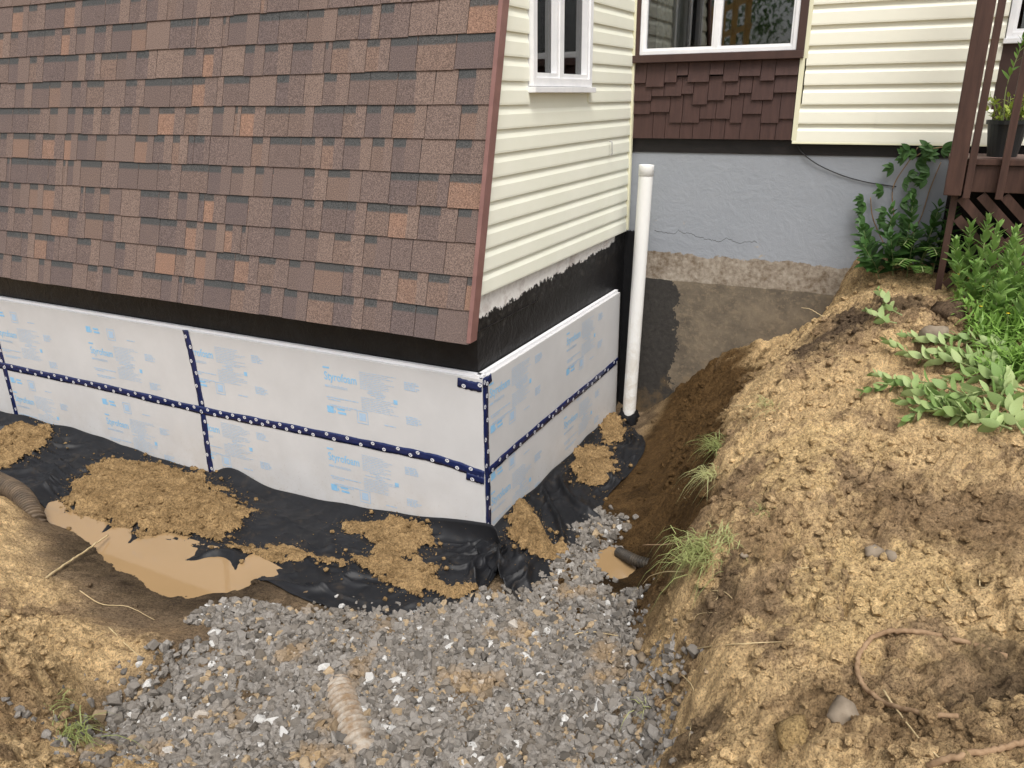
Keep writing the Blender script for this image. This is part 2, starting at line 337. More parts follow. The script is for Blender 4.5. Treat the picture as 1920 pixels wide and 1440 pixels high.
def found_back_mat():
    k = N('painted_foundation'); p = k.sep(k.tc.outputs['Object']); X, z = p[0], p[2]
    n = k.noise(5, 7, .7); nb = k.noise(26, 6, .7); n3 = k.noise(1.6, 4, .6)
    h = k.math('ADD', z, k.math('MULTIPLY', k.math('SUBTRACT', n, .5), .17))
    paint = k.mix(n3, (.255,.275,.305), (.315,.332,.362))
    peel = k.math('MULTIPLY', k.math('GREATER_THAN', k.noise(4.5, 6, .7, None, .5), .66), k.math('LESS_THAN', z, .62)); paint = k.mix(k.math('MULTIPLY', peel, .8), paint, (.36,.31,.25))
    bare = k.mix(k.ramp(k.math('ADD', k.math('MULTIPLY', nb, .6), k.math('MULTIPLY', n, .4)), [(.38, (0,0,0)), (.6, (1,1,1))]), (.15,.11,.075), (.38,.33,.27))
    h2 = k.math('ADD', z, k.math('MULTIPLY', k.math('SUBTRACT', n, .5), .03)); old = k.mix(k.ramp(n, [(.25, (0,0,0)), (.8, (1,1,1))]), (.08,.067,.053), (.25,.20,.14))
    blk = k.mix(nb, (.014,.013,.013), (.075,.068,.06)); lx = k.math('LESS_THAN', k.math('ADD', X, k.math('MULTIPLY', k.math('SUBTRACT', n, .5), .35)), .43); old = k.mix(k.math('MULTIPLY', k.math('GREATER_THAN', nb, .56), .45), old, (.26,.20,.135)); old = k.mix(lx, old, blk)
    soil_up = k.math('SUBTRACT', k.math('ADD', k.math('MULTIPLY', X, .55), k.math('MULTIPLY', k.math('SUBTRACT', n, .5), 1.1)), k.math('ADD', z, 1.05)); old = k.mix(k.math('MULTIPLY', k.math('MULTIPLY', soil_up, 2.2, clamp=True), .8), old, (.27,.17,.07))
    c = k.mix(k.math('LESS_THAN', h, .345), paint, bare); c = k.mix(k.math('LESS_THAN', h2, .118), c, old)
    tar = k.math('MULTIPLY', k.math('LESS_THAN', k.math('ADD', X, k.math('MULTIPLY', k.math('SUBTRACT', nb, .5), .12)), .075), k.math('LESS_THAN', h, .5)); c = k.mix(tar, c, (.009,.009,.01))
    # a crack wandering along the wall
    cz = k.math('ADD', k.math('ADD', .53, k.math('MULTIPLY', X, -.05)), k.math('MULTIPLY', k.math('SUBTRACT', k.noise(3.5, 6, .65, None, 0, (1, .01, .01)), .5), .26))
    cr = k.math('LESS_THAN', k.math('ABSOLUTE', k.math('SUBTRACT', z, cz)), .002); cr = k.math('MULTIPLY', cr, k.math('MULTIPLY', k.math('GREATER_THAN', X, .2), k.math('LESS_THAN', X, 1.05))); c = k.mix(cr, c, (.03,.03,.03))
    hh = k.math('ADD', k.noise(6, 7, .68, None, .7), k.math('MULTIPLY', nb, .35)); k.bump(hh, .3, .025); return k.out(c, .75, .25)
M['found_back'] = found_back_mat()
def leaf_mat(name, c1, c2):
    k = N(name); oi = k.n('ShaderNodeObjectInfo'); r = oi.outputs['Random']; v = k.rnd_vec(); f = k.math('ADD', k.math('MULTIPLY', r, .7), k.math('MULTIPLY', k.noise(20, 3, .6, v), .3))
    c = k.ramp(f, [(.1, c1), (.9, c2)]); k.b.inputs['Subsurface Weight'].default_value = 0; m_ = k.out(c, .5, .35)
    tr = k.n('ShaderNodeBsdfTranslucent'); k.l(c, tr.inputs[0]); mx = k.n('ShaderNodeMixShader'); mx.inputs[0].default_value = .3
    o = k.t.nodes['Material Output']; k.l(k.b.outputs[0], mx.inputs[1]); k.l(tr.outputs[0], mx.inputs[2]); k.l(mx.outputs[0], o.inputs[0]); return m_
M['leaf_sedum'] = leaf_mat('sedum_leaf', (.15,.28,.06), (.30,.45,.14))
M['leaf_wilt'] = leaf_mat('wilted_sedum_leaf', (.14,.25,.06), (.46,.55,.25))
M['leaf_dark'] = leaf_mat('dark_green_leaf', (.035,.09,.02), (.075,.17,.04))
M['leaf_fern'] = leaf_mat('fern_leaf', (.09,.19,.04), (.17,.29,.07))
M['leaf_lime'] = leaf_mat('lime_leaf', (.24,.33,.04), (.42,.50,.09))
M['leaf_weed'] = leaf_mat('weed_leaf', (.09,.20,.03), (.23,.38,.08))
M['grass'] = leaf_mat('grass_blade', (.26,.30,.10), (.50,.50,.24))
M['stem'] = plain('green_stem', (.20,.26,.10), (.30,.34,.15), 20, .6)
M['flower'] = plain('yellow_flower', (.7,.5,.02), (.8,.6,.04), 20, .6)
def glass_mat():
    k = N('window_glass'); o = k.t.nodes['Material Output']; gl = k.n('ShaderNodeBsdfGlossy'); gl.inputs['Roughness'].default_value = .02; tr = k.n('ShaderNodeBsdfTransparent'); tr.inputs[0].default_value = (.75,.77,.76,1)
    fr = k.n('ShaderNodeFresnel'); fr.inputs[0].default_value = 2.1; mx = k.n('ShaderNodeMixShader'); k.l(fr.outputs[0], mx.inputs[0]); k.l(tr.outputs[0], mx.inputs[1]); k.l(gl.outputs[0], mx.inputs[2]); k.l(mx.outputs[0], o.inputs[0]); return k.m
M['glass'] = glass_mat()
def corr_mat():
    k = N('dirty_corrugated_pipe'); d = k.ramp(k.noise(18, 6, .7), [(.38, (0,0,0)), (.62, (1,1,1))]); c = k.mix(d, (.36,.32,.27), (.22,.15,.09)); return k.out(c, .7, .3)
M['corr'] = corr_mat()
M['corr_black'] = plain('black_corrugated', (.02,.019,.018), (.07,.055,.04), 14, .5)
M['corr_brown'] = plain('muddy_corrugated', (.06,.045,.033), (.16,.115,.075), 14, .6)

# ================================================================== SETTING: ground
def grid_axis(lo, hi, step, far):
    a = list(np.arange(lo, hi+1e-6, step)); s = step; x = lo
    left = []; 
    while x > -far: s *= 1.35; x -= s; left.append(x)
    s = step; x = hi; right = []
    while x < far: s *= 1.35; x += s; right.append(x)
    return np.array(left[::-1]+a+right)
gxs = grid_axis(-3.3, 3.6, .0095, 60); gys = grid_axis(1.3, 6.4, .0095, 60)
GX, GY = np.meshgrid(gxs, gys); GZ = np.zeros_like(GX)
for i in range(0, GX.shape[0], 64): GZ[i:i+64] = terrain(GX[i:i+64], GY[i:i+64])
GZ += (RNG.random(GZ.shape)-.5)*.0085*(.25+.75*sst(-1.05, -.85, GZ))*sst(-.6, .5, pn(GX*3, GY*3, 77)+.3)
far = sst(8, 25, np.hypot(GX, GY-3)); GZ = GZ*(1-far)+far*.2
VX = GX+.018*pn(GX*14, GY*14, 41)*sst(-1.0, -.8, GZ); VY = GY+.018*pn(GX*14, GY*14, 42)*sst(-1.0, -.8, GZ)
TOPS = (.10,.070,.048); BRN = (.28,.188,.105); YEL = (.68,.495,.255)
BLOBS = [(*ground_hit(px, py)[:2], rr, c_) for px, py, rr, c_ in [(1560,625,.30,TOPS),(1610,590,.22,TOPS),(1520,655,.14,TOPS),(1690,580,.2,TOPS),(1800,650,.25,BRN),(1870,1000,.28,BRN),(1400,930,.22,BRN),(1700,960,.25,BRN),(1450,1010,.2,BRN),(1750,1340,.22,BRN),(1560,1340,.16,BRN),(1890,1290,.2,TOPS),(1350,1120,.13,TOPS),(1600,1100,.3,YEL),(1500,850,.28,YEL),(1290,1400,.12,TOPS),(30,1330,.15,BRN),(400,1180,.25,TOPS),(330,1140,.18,TOPS),(520,1120,.2,BRN)]]
def soil_colour(x, y, z):
    """Soil type: dry sand, brown topsoil, damp orange clay, grey-brown mud."""
    n = fbm(x*1.6, y*1.6, 4, 71); n2 = fbm(x*6, y*6, 4, 72); n5 = fbm(x*26, y*26, 3, 73)
    dry = np.array([.64,.46,.25]); brown = np.array([.33,.23,.135]); wet = np.array([.105,.062,.026]); mud = np.array([.20,.145,.095]); top = np.array([.10,.068,.045])
    hx = (x-C0[0])*NX[0]+(y-C0[1])*NX[1]; hy = (x-C0[0])*NY[0]+(y-C0[1])*NY[1]
    c = dry+(brown-dry)*sst(-.05, .6, n+.55*n2+.35*n5)[..., None]
    for bx, by, rr, kind in BLOBS:
        w_ = .8*sst(1.3, .35, np.hypot(x-bx, y-by)/rr+.75*n2+.3*n+.5*n5); c = c+(np.array(kind)-c)*w_[..., None]
    damp = sst(-.28, -.5, z+.12*n2)*sst(.25, .5, hx)*sst(-.9, -.3, hy); c = c+(wet-c)*damp[..., None]
    floor = sst(-.9, -1.03, z+.05*n2)*(1-damp); c = c+(mud-c)*(floor*.9)[..., None]
    band = sst(-.98, -1.05, z+.1*n)*sst(-.2, .3, n2); c = c*(1-.35*band[..., None])
    for px_, py_, rr in ((230, 1050, .62), (420, 1085, .4), (1160, 1062, .3)):
        q = at(px_, py_, -1.1); w_ = sst(1.2, .6, np.hypot(x-q[0], y-q[1])/rr+.3*n2)*sst(-1.0, -1.09, z+.02*n5); c = c*(1-.5*w_[..., None])
    return c
CC = soil_colour(GX, GY, GZ)
nyv, nxv = GX.shape; idx = np.arange(nxv*nyv).reshape(nyv, nxv)
fq = np.stack([idx[:-1, :-1], idx[:-1, 1:], idx[1:, 1:], idx[1:, :-1]], -1).reshape(-1, 4)
def np_mesh(name, V, Fq, mat, col=None, smooth=True):
    me = bpy.data.meshes.new(name); k = Fq.shape[1]; me.vertices.add(len(V)); me.vertices.foreach_set('co', np.asarray(V, np.float32).ravel())
    me.loops.add(Fq.size); me.loops.foreach_set('vertex_index', Fq.ravel().astype(np.int32)); me.polygons.add(len(Fq))
    me.polygons.foreach_set('loop_start', np.arange(0, Fq.size, k, dtype=np.int32)); me.polygons.foreach_set('use_smooth', np.full(len(Fq), smooth))
    me.update(calc_edges=True)
    if col is not None:
        a = me.color_attributes.new('Col', 'FLOAT_COLOR', 'POINT'); a.data.foreach_set('color', np.concatenate([col, np.ones((len(col), 1))], 1).astype(np.float32).ravel())
    me.materials.append(mat); me.validate(); return me
g = link('ground', np_mesh('ground', np.stack([VX, VY, GZ], -1).reshape(-1, 3), fq, M['ground'], CC.reshape(-1, 3)))
tag(g, 'excavated sandy soil with a trench along the foundation', 'ground', kind='structure'); del g['category']

# puddles: flat water lying in the hollows
def poly_sheet(name, pts, mat, z):
    P = bez([(*p[:2], z) for p in pts]+[(*pts[0][:2], z)], 6)[:-1]; c = np.mean(P, 0)
    return link(name, mesh(name, [p-c for p in P], [tuple(range(len(P)))], mat), None, c)
_q = [at(p_[0], p_[1], -1.17) for p_ in [(1115,1060),(1150,1035),(1205,1070),(1150,1095),(1180,1045)]]; P2Z = float(np.mean([terrain(q[0], q[1]) for q in _q])); print('puddle level', P2Z, [float(terrain(q[0], q[1])) for q in _q], float(terrain(*at(1155,1062,-1.17)[:2])))
pz = -1.128
o = poly_sheet('puddle', [at(*p, pz) for p in [(50,985),(80,945),(190,935),(330,975),(460,1030),(545,1080),(500,1112),(400,1112),(340,1130),(290,1135),(240,1085),(150,1062),(100,1030)]], M['water'], pz)
tag(o, 'large puddle of opaque tan muddy water beside the long fabric sheet', 'puddle', kind='structure'); del o['category']
pz2 = P2Z
o = poly_sheet('puddle', [at(*p, pz2) for p in [(1080,1030),(1120,1000),(1180,1005),(1215,1035),(1245,1070),(1230,1110),(1170,1135),(1110,1125),(1080,1075)]], M['water'], pz2)
tag(o, 'small muddy puddle at the end of the black corrugated pipe', 'puddle', kind='structure'); del o['category']

# ------------------------------------------------------------------ gravel
def rock_mesh(name, seed, mat, flat=.7, n=16):
    rg = random.Random(seed); bm = bmesh.new()
    for _ in range(n):
        v = Vector((rg.gauss(0, 1), rg.gauss(0, 1), rg.gauss(0, 1))).normalized()*rg.uniform(.8, 1.1); bm.verts.new((v.x*rg.uniform(.9, 1.15), v.y*.8, v.z*flat))
    r_ = bmesh.ops.convex_hull(bm, input=bm.verts); bmesh.ops.delete(bm, geom=[e for e in r_['geom_interior'] if isinstance(e, bmesh.types.BMVert)], context='VERTS')
    bmesh.ops.triangulate(bm, faces=bm.faces[:]); me = bpy.data.meshes.new(name); bm.to_mesh(me); bm.free(); me.materials.append(mat); return me
ROCKS = [rock_mesh('stone', s, M['gravel_one']) for s in range(14)]
ROCKNP = []
for me in ROCKS:
    v = np.zeros(len(me.vertices)*3, np.float32); me.vertices.foreach_get('co', v); t = np.zeros(len(me.polygons)*3, np.int32); me.polygons.foreach_get('vertices', t); ROCKNP.append((v.reshape(-1, 3), t.reshape(-1, 3)))
def inpoly(x, y, P):
    P = np.asarray(P)[:, :2]; c = np.zeros(np.shape(x), bool); j = len(P)-1
    for i in range(len(P)):
        a, b = P[i], P[j]; c ^= ((a[1] > y) != (b[1] > y)) & (x < (b[0]-a[0])*(y-a[1])/(b[1]-a[1]+1e-12)+a[0]); j = i
    return c
GRAV = [at(px, py, -1.1) for px, py in [(120,1520),(170,1385),(290,1290),(420,1225),(500,1180),(600,1160),(700,1140),(860,1130),(1000,1090),(1060,1040),(1120,960),(1160,990),(1120,1040),(1130,1110),(1190,1130),(1175,1190),(1190,1260),(1225,1340),(1240,1440),(1245,1560)]]
GRAV2 = [at(px, py, -1.1) for px, py in [(345,1195),(390,1150),(450,1135),(520,1150),(560,1170),(500,1190),(430,1200)]]
def rand_rot(rg):
    q = rg.normal(size=4); q /= np.linalg.norm(q); a, b, c, d = q
    return np.array([[1-2*(c*c+d*d), 2*(b*c-a*d), 2*(b*d+a*c)], [2*(b*c+a*d), 1-2*(b*b+d*d), 2*(c*d-a*b)], [2*(b*d-a*c), 2*(c*d+a*b), 1-2*(b*b+c*c)]])
xs = RNG.uniform(-2.3, 1.2, 150000); ys = RNG.uniform(1.9, 4.9, 150000)
PUD = at(1155, 1062, -1.15); xs = xs+.0; ok = (np.hypot(xs-PUD[0], ys-PUD[1]) > .13) & (inpoly(xs+.09*fbm(xs*5, ys*5, 3, 7)+.05*RNG.normal(size=len(xs)), ys+.09*fbm(xs*5, ys*5, 3, 8)+.05*RNG.normal(size=len(xs)), GRAV) | inpoly(xs, ys, GRAV2)); xs, ys = xs[ok], ys[ok]
keep = fbm(xs*2.5, ys*2.5, 3, 55) < 1.05-.55*sst(3.6, 4.2, ys)+.3*RNG.normal(size=len(xs)); xs, ys = xs[keep], ys[keep]
zs = base_z(xs, ys)+.02*pn(xs*2, ys*2, 12); print('gravel candidates', len(xs))
xs, ys, zs = xs[:25000], ys[:25000], zs[:25000]
sz = .0138*np.exp(RNG.normal(0, .38, len(xs))); sz = np.clip(sz, .006, .034)
tone = RNG.random(len(xs)); base = RNG.normal(0, .028, len(xs))
gcol = np.stack([.205+base, .186+base, .165+base], -1)
gcol[tone > .972] = np.array([.50,.49,.47]); br = (tone > .90) & (tone <= .972); gcol[br] = np.array([.33,.25,.16]); dk = tone < .12; gcol[dk] *= .6
dirty = sst(.35, .8, fbm(xs*3, ys*3, 3, 61)); gcol = gcol*(1-.55*dirty[:, None])+np.array([.30,.20,.10])*(.55*dirty[:, None])
gcol = np.clip(gcol, .03, .8)
order = np.argsort(-(sz/np.hypot(np.hypot(xs, ys), 2.7))*np.where(ys > 2.62, 1, .2)); near = set(order[:300].tolist())
gb = empty('gravel_bed', 'bed of grey crushed stone on the trench floor', 'gravel', (float(np.mean(xs)), float(np.mean(ys)), -1.1)); gb['kind'] = 'structure'; del gb['category']
VV = []; FF = []; CV = []; k0 = 0
gb_loc = np.array(gb.location)
for i in range(len(xs)):
    Rm = rand_rot(RNG); s_ = sz[i]*1.25; vi, ti = ROCKNP[i % 14]; p = np.array([xs[i], ys[i], zs[i]-.002+s_*.25+.012*RNG.random()])
    if i in near:
        o = link('stone', ROCKS[i % 14], gb); mm = Matrix.Identity(4)
        for a in range(3):
            for b in range(3): mm[a][b] = Rm[a][b]*s_
            mm[a][3] = p[a]-gb_loc[a]
        o.matrix_local = mm; o.color = (*gcol[i], 1)
    else:
        v = vi@Rm.T*s_+p-gb_loc; VV.append(v); FF.append(ti+k0); CV.append(np.tile(gcol[i], (len(v), 1))); k0 += len(v)
me = np_mesh('loose_gravel', np.concatenate(VV), np.concatenate(FF), M['gravel'], np.concatenate(CV), False)
o = link('loose_gravel', me, gb); o['kind'] = 'stuff'; o['label'] = 'smaller grey crushed stones between the larger ones'

# ------------------------------------------------------------------ loose crumbs on the banks
def lump(seed):
    bm = bmesh.new(); bmesh.ops.create_icosphere(bm, subdivisions=2, radius=1); rg = random.Random(seed); off = Vector((rg.random()*50, rg.random()*50, rg.random()*50))
    from mathutils import noise as mn
    for v in bm.verts: v.co *= 1+.5*mn.noise(v.co*1.2+off)+.38*mn.noise(v.co*2.6+off)
    v = np.array([tuple(q.co) for q in bm.verts]); t = np.array([[q.index for q in f_.verts] for f_ in bm.faces]); bm.free(); return v, t
LUMPS = [lump(s) for s in range(8)]
def crumbs(xs, ys, zs, sizes, cols):
    VV = []; FF = []; CV = []; k0 = 0
    for i in range(len(xs)):
        v, t = LUMPS[i % 8]
        if sizes[i] < .012: v, t = ROCKNP[i % 14]
        v = (v@rand_rot(RNG).T)*sizes[i]*np.array([1, 1, .8])+np.array([xs[i], ys[i], zs[i]+sizes[i]*.25]); VV.append(v); FF.append(t+k0); CV.append(np.tile(cols[i], (len(v), 1))); k0 += len(v)
    return np.concatenate(VV), np.concatenate(FF), np.concatenate(CV)
cx = RNG.uniform(-2.6, 3.4, 120000); cy = RNG.uniform(1.3, 6.2, 120000); cb = base_z(cx, cy)
pr = sst(-1.02, -.75, cb)*.9+.07+.8*np.exp(-((cb+.72)/.22)**2); hX = (cx-C0[0])*NX[0]+(cy-C0[1])*NX[1]; hY = (cx-C0[0])*NY[0]+(cy-C0[1])*NY[1]
pr = pr*np.where((hX < .05) & (hY > -.3), 0, 1)*np.where(hY > 2.6, 0, 1)*sst(-.5, .4, pn(cx*2.2, cy*2.2, 19)+.15)/(.5+.25*np.hypot(cx, cy)); k = RNG.random(len(cx)) < pr; cx, cy = cx[k][:32000], cy[k][:32000]
cz = terrain(cx, cy); cs = np.clip(.0034*RNG.pareto(2.0, len(cx))+.0028, .0028, .024); ccol = soil_colour(cx, cy, cz)*RNG.uniform(.8, 1.15, (len(cx), 1))
V_, F_, C_ = crumbs(cx, cy, cz, cs, ccol)
o = link('soil_crumbs', np_mesh('soil_crumbs', V_, F_, M['clod'], C_, False)); tag(o, 'loose crumbs and clods of soil strewn over the banks', 'soil', kind='stuff')
print('crumbs', len(cx))

# ================================================================== HOUSE EXTENSION (shingled slope and gable)
ext = empty('house_extension', 'house wing with brown shingled slope, cream gable siding and black tarred foundation', 'house', H(0, 0, 0), -YAW)
SL = .256; TH = math.atan(SL)
def rake_y(z): return -.08+(z-.317)*SL
# foundation (L-shaped wall)
mb = MB().box((-9, .06, -1.4), (-.06, .36, .56)).box((-.36, .362, -1.4), (-.0602, 2.7, .56)); mb.build('foundation_wall', M['found_ext'], ext)
# sheathing behind shingles and gable
mb = MB(); zt = 4.2
mb.add([(-9, rake_y(.30)+.03, .30), (-.05, rake_y(.30)+.03, .30), (-.05, rake_y(zt)+.03, zt), (-9, rake_y(zt)+.03, zt), (-9, .9, .30), (-.05, .9, .30), (-.05, 1.9, zt), (-9, 1.9, zt)],
       [(0,1,2,3), (0,4,5,1), (3,2,6,7), (0,3,7,4)]); mb.build('roof_deck', M['dark'], ext)
mb = MB().add([(-.05, .02, .53), (-.05, .70, .53), (-.05, .70, zt), (-.05, rake_y(zt)+.05, zt), (-.05, rake_y(.6)+.05, .6)], [(0,1,2,3,4)])
mb.box((-.1, .70, .53), (-.05, 1.70, 1.64)).box((-.1, 1.70, .53), (-.05, 2.66, zt)).box((-.1, .70, 2.75), (-.05, 1.70, zt)); mb.build('gable_sheathing', M['dark'], ext)
# shingles
EXPO = .191; uvec = np.array([0, math.sin(TH), math.cos(TH)]); far_mb = MB(); ntab = 0
z0 = .275; row = 0
while True:
    zr = z0+row*EXPO*math.cos(TH)
    if zr > 3.9: break
    x = -.018-random.uniform(0, .006)
    while x > -8.8:
        wdt = random.choice([.15, .17, .19, .20, .21, .23, .26]) if random.random() < .93 else .055
        if x-wdt < -8.8: break
        vis = x > -5.15 and zr < 2.36-.0*x
        dz = random.uniform(-.003, .003); h = EXPO+.10; th = .0065
        yb = rake_y(zr)
        if vis:
            tb = MB().box((.0025, -.0, dz), (wdt-.0025, th, h))
            o = tb.build('shingle', M['shingle'], ext, (x-wdt, yb-.019, zr), (-TH-.040+random.uniform(-.004, .004), 0, 0))
            # colour carries: body tone, width of darker tooth, tooth tone
            o.color = (random.random(), random.choice([0, .45, .5, .55, .6, .65, 1., 1.]), random.random()**2.0, 1); ntab += 1
        else:
            q = MB().box((.0015, 0, dz), (wdt-.0015, th, h)); a = -TH-.040; ca, sa = math.cos(a), math.sin(a)
            far_mb.add([(p[0]+x-wdt, p[1]*ca-p[2]*sa+yb-.019, p[1]*sa+p[2]*ca+zr) for p in q.v], q.f)
        x -= wdt
    row += 1
k = N('asphalt_shingle_far'); v_ = k.tc.outputs['Object']; cf = k.mix(k.noise(3, 2, .6, None, 0, (2, 1, 5)), (.085,.058,.05), (.19,.115,.075)); M['shingle_far'] = k.out(k.mix(1., cf, k.ramp(k.noise(330, 2, .7), [(.3, (.5,.5,.5)), (.72, (1.8,1.7,1.6))]), 'MULTIPLY'), .95, .15)
o = far_mb.build('shingle_field', M['shingle_far'], ext); o['kind'] = 'stuff'; print('tabs', ntab)
# rake trim along the gable edge
prof = [(-.022, -.03, 0), (.004, -.03, 0), (.004, .045, 0), (-.014, .045, 0), (-.014, .0, 0), (-.022, .0, 0)]
MB().prism(prof, (0, rake_y(.29)-.015, .29), (0, rake_y(3.9)-.015, 3.9)).build('rake_trim', M['rake'], ext)
# gable siding boards (dutch-lap profile)
def lap_board(parent, axis, a0, a1, z, h, off, mat, name='siding_board', skew=0., depth=.016):
    # axis 'Y': board runs along Y, faces +X. axis 'X': runs along X, faces -Y.  a0/a1 = ends at bottom; skew = shift of a0 per metre of height
    pr = [(depth, 0), (depth+.001, .012), (depth-.001, h*.60), (.006, h*.80), (.003, h+.006), (-.004, h+.006), (-.004, 0)]
    n = len(pr); v = []
    for a, sk in ((a0, skew), (a1, 0)):
        for d, zz in pr: v.append((off+d, a+sk*zz, z+zz) if axis == 'Y' else (a+sk*zz, off-d, z+zz))
    mb = MB().add(v, [(i, (i+1) % n, n+(i+1) % n, n+i) for i in range(n)]+[tuple(range(n)), tuple(range(n, 2*n))])
    return mb.build(name, mat, parent)
PIT = .130; z = .522; r_ = 0
while z < 3.6:
    a0 = rake_y(z)+.035; segs = [(a0, 2.605)]
    if z+PIT > 1.64 and z < 2.72: segs = [(a0, .715), (1.685, 2.605)]
    for j, (s0, s1) in enumerate(segs):
        if s1 > s0+.02: lap_board(ext, 'Y', s0, s1, z, PIT, -.04, M['siding'], skew=SL if j == 0 else 0)
    z += PIT; r_ += 1
MB().box((-.045, .715, 1.562), (-.0395, 1.685, 1.66)).build('siding_board', M['siding'], ext)
# corner channel against the main house
MB().box((-.045, 2.607, .53), (-.012, 2.645, 3.6)).build('corner_channel', M['trim_cream'], ext, bevel=.003)
# gable window
def sash_window(parent, axis, a0, a1, z0, z1, off, mull, frame, mat, sill=None, proud=.02):
    """frame with bars, two panes, dim room behind; axis as in lap_board."""
    def B(a, b, c, d, o0, o1):
        return ((o0, a, c), (o1, b, d)) if axis == 'Y' else ((a, -o1, c), (b, -o0, d))
    w_ = link('window', None, parent); w_.empty_display_size = .1
    for (a, b, c, d) in [(a0, a0+frame, z0, z1), (a1-frame, a1, z0, z1), (a0+frame, a1-frame, z0, z0+frame), (a0+frame, a1-frame, z1-frame, z1)]:
        MB().box(*B(a, b, c, d, off-.05, off+proud)).build('frame', mat, w_, bevel=.003)
    MB().box(*B(mull-frame*.55, mull+frame*.55, z0+frame, z1-frame, off-.04, off+proud-.004)).build('mullion', mat, w_, bevel=.002)
    for (a, b) in ((a0+frame, mull-frame*.55), (mull+frame*.55, a1-frame)):
        fr = frame*.55
        for (p, q, c, d) in [(a, a+fr, z0+frame, z1-frame), (b-fr, b, z0+frame, z1-frame), (a+fr, b-fr, z0+frame, z0+frame+fr)]:
            MB().box(*B(p, q, c, d, off-.035, off+proud-.011)).build('sash_bar', mat, w_)
        MB().box(*B(a+fr, b-fr, z0+frame+fr, z1-frame, off-.022, off-.018)).build('pane', M['glass'], w_)
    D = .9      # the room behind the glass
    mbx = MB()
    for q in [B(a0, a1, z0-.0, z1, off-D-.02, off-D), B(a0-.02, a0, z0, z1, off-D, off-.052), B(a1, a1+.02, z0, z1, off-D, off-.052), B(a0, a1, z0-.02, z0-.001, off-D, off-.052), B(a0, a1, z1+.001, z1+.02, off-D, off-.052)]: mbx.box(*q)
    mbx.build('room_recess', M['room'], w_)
    return w_
gw = sash_window(ext, 'Y', .72, 1.675, 1.665, 2.72, -.035, 1.145, .05, M['white'], proud=.035)
MB().box((-.05, .70, 1.628), (.022, 1.70, 1.662)).build('sill', M['white'], gw, bevel=.004)
def blind(parent, axis, a0, a1, z0, z1, off, n):
    mb = MB(); P = []
    for i in range(n+1):
        a = a0+(a1-a0)*i/n; d = off-(.018 if i % 2 else 0)
        P += [(d, a, z0), (d, a, z1)] if axis == 'Y' else [(a, -d, z0), (a, -d, z1)]
    mb.add(P, [(2*i, 2*i+2, 2*i+3, 2*i+1) for i in range(n)]); return mb.build('blind', M['blind'], parent)
blind(gw, 'Y', .86, 1.03, 1.67, 2.72, -.16, 12); blind(gw, 'Y', 1.36, 1.52, 1.67, 2.72, -.16, 12)
# small hook on the siding
mb = MB(); tube(mb, bez([(-.018, 2.11, 1.28), (.0, 2.11, 1.275), (.004, 2.11, 1.24), (.004, 2.112, 1.19), (-.006, 2.112, 1.175)]), .006, 6); mb.build('hook', M['metal'], ext)

# ================================================================== MAIN HOUSE (back wall)
hs_ = empty('house', 'main house wall with slider window, brown shakes, cream siding and grey painted foundation', 'house', H(0, 2.65, 0), -YAW)
# local coords here: X right, Y 0 at the wall face, -Y toward the yard
MB().box((-.06, .03, -1.5), (6, .35, 1.175)).build('foundation_wall', M['found_back'], hs_)
MB().box((-.06, .022, 1.168), (6, .3, 1.285)).build('black_band', M['band'], hs_)
mb = MB().box((-.06, .012, 1.28), (.0, .3, 4)).box((0, .012, 1.28), (1.235, .3, 1.86)).box((1.235, .012, 1.28), (2.5, .3, 4)).box((2.5, .012, 1.28), (3.6, .3, 1.9)).box((3.6, .012, 1.28), (6, .3, 4)).box((0, .012, 2.75), (1.235, .3, 4)).box((2.5, .012, 2.9), (3.6, .3, 4)); mb.build('wall_sheathing', M['dark'], hs_)
# brown shakes, butts staggered
rows = [1.79, 1.66, 1.525, 1.39, 1.275]     # butt heights from the sill down
ztop = 1.845
rnd = random.Random(4)
for ri in range(4):
    x = -.022
    while x < 1.235:
        wd = rnd.uniform(.085, .175); x1 = min(x+wd, 1.237)
        if 1.237-x1 < .05: x1 = 1.237
        zb = [1.70, 1.565, 1.43, 1.278][ri]+(rnd.choice([0, .0, .035, -.03, .05]) if ri < 3 else 0); zt_ = [1.845, 1.74, 1.62, 1.50][ri]
        y0 = -.012-.004*(3-ri)*0; 
        mb = MB().add([(x+.002, .010, zt_), (x1-.002, .010, zt_), (x1-.002, .010, zb), (x+.002, .010, zb), (x+.002, .002-.003*(3-ri), zt_), (x1-.002, .002-.003*(3-ri), zt_), (x1-.002, -.012-.006*(3-ri), zb), (x+.002, -.012-.006*(3-ri), zb)],
                      [(0,1,2,3), (4,7,6,5), (0,4,5,1), (3,2,6,7), (0,3,7,4), (1,5,6,2)]); mb.build('shake', M['shake'], hs_); x = x1
bw = sash_window(hs_, 'X', .02, 1.205, 1.905, 2.75, .0, .615, .03, M['white'], proud=.02)
blind(bw, 'X', .12, .36, 1.92, 2.75, -.075, 16)
for a, b in ((-.045, .0185), (1.2065, 1.262)): MB().box((a, -.03, 1.903), (b, .0125, 3.0)).build('window_trim', M['brown'], hs_, bevel=.003)
MB().box((-.06, -.06, 1.847), (1.262, .011, 1.902)).build('window_sill', M['brown'], hs_, bevel=.004)
MB().box((1.24, -.022, 1.275), (1.275, .012, 1.846)).box((1.263, -.022, 1.846), (1.292, .012, 3.6)).build('corner_channel', M['trim_cream'], hs_)
z = 1.262; n_ = 0
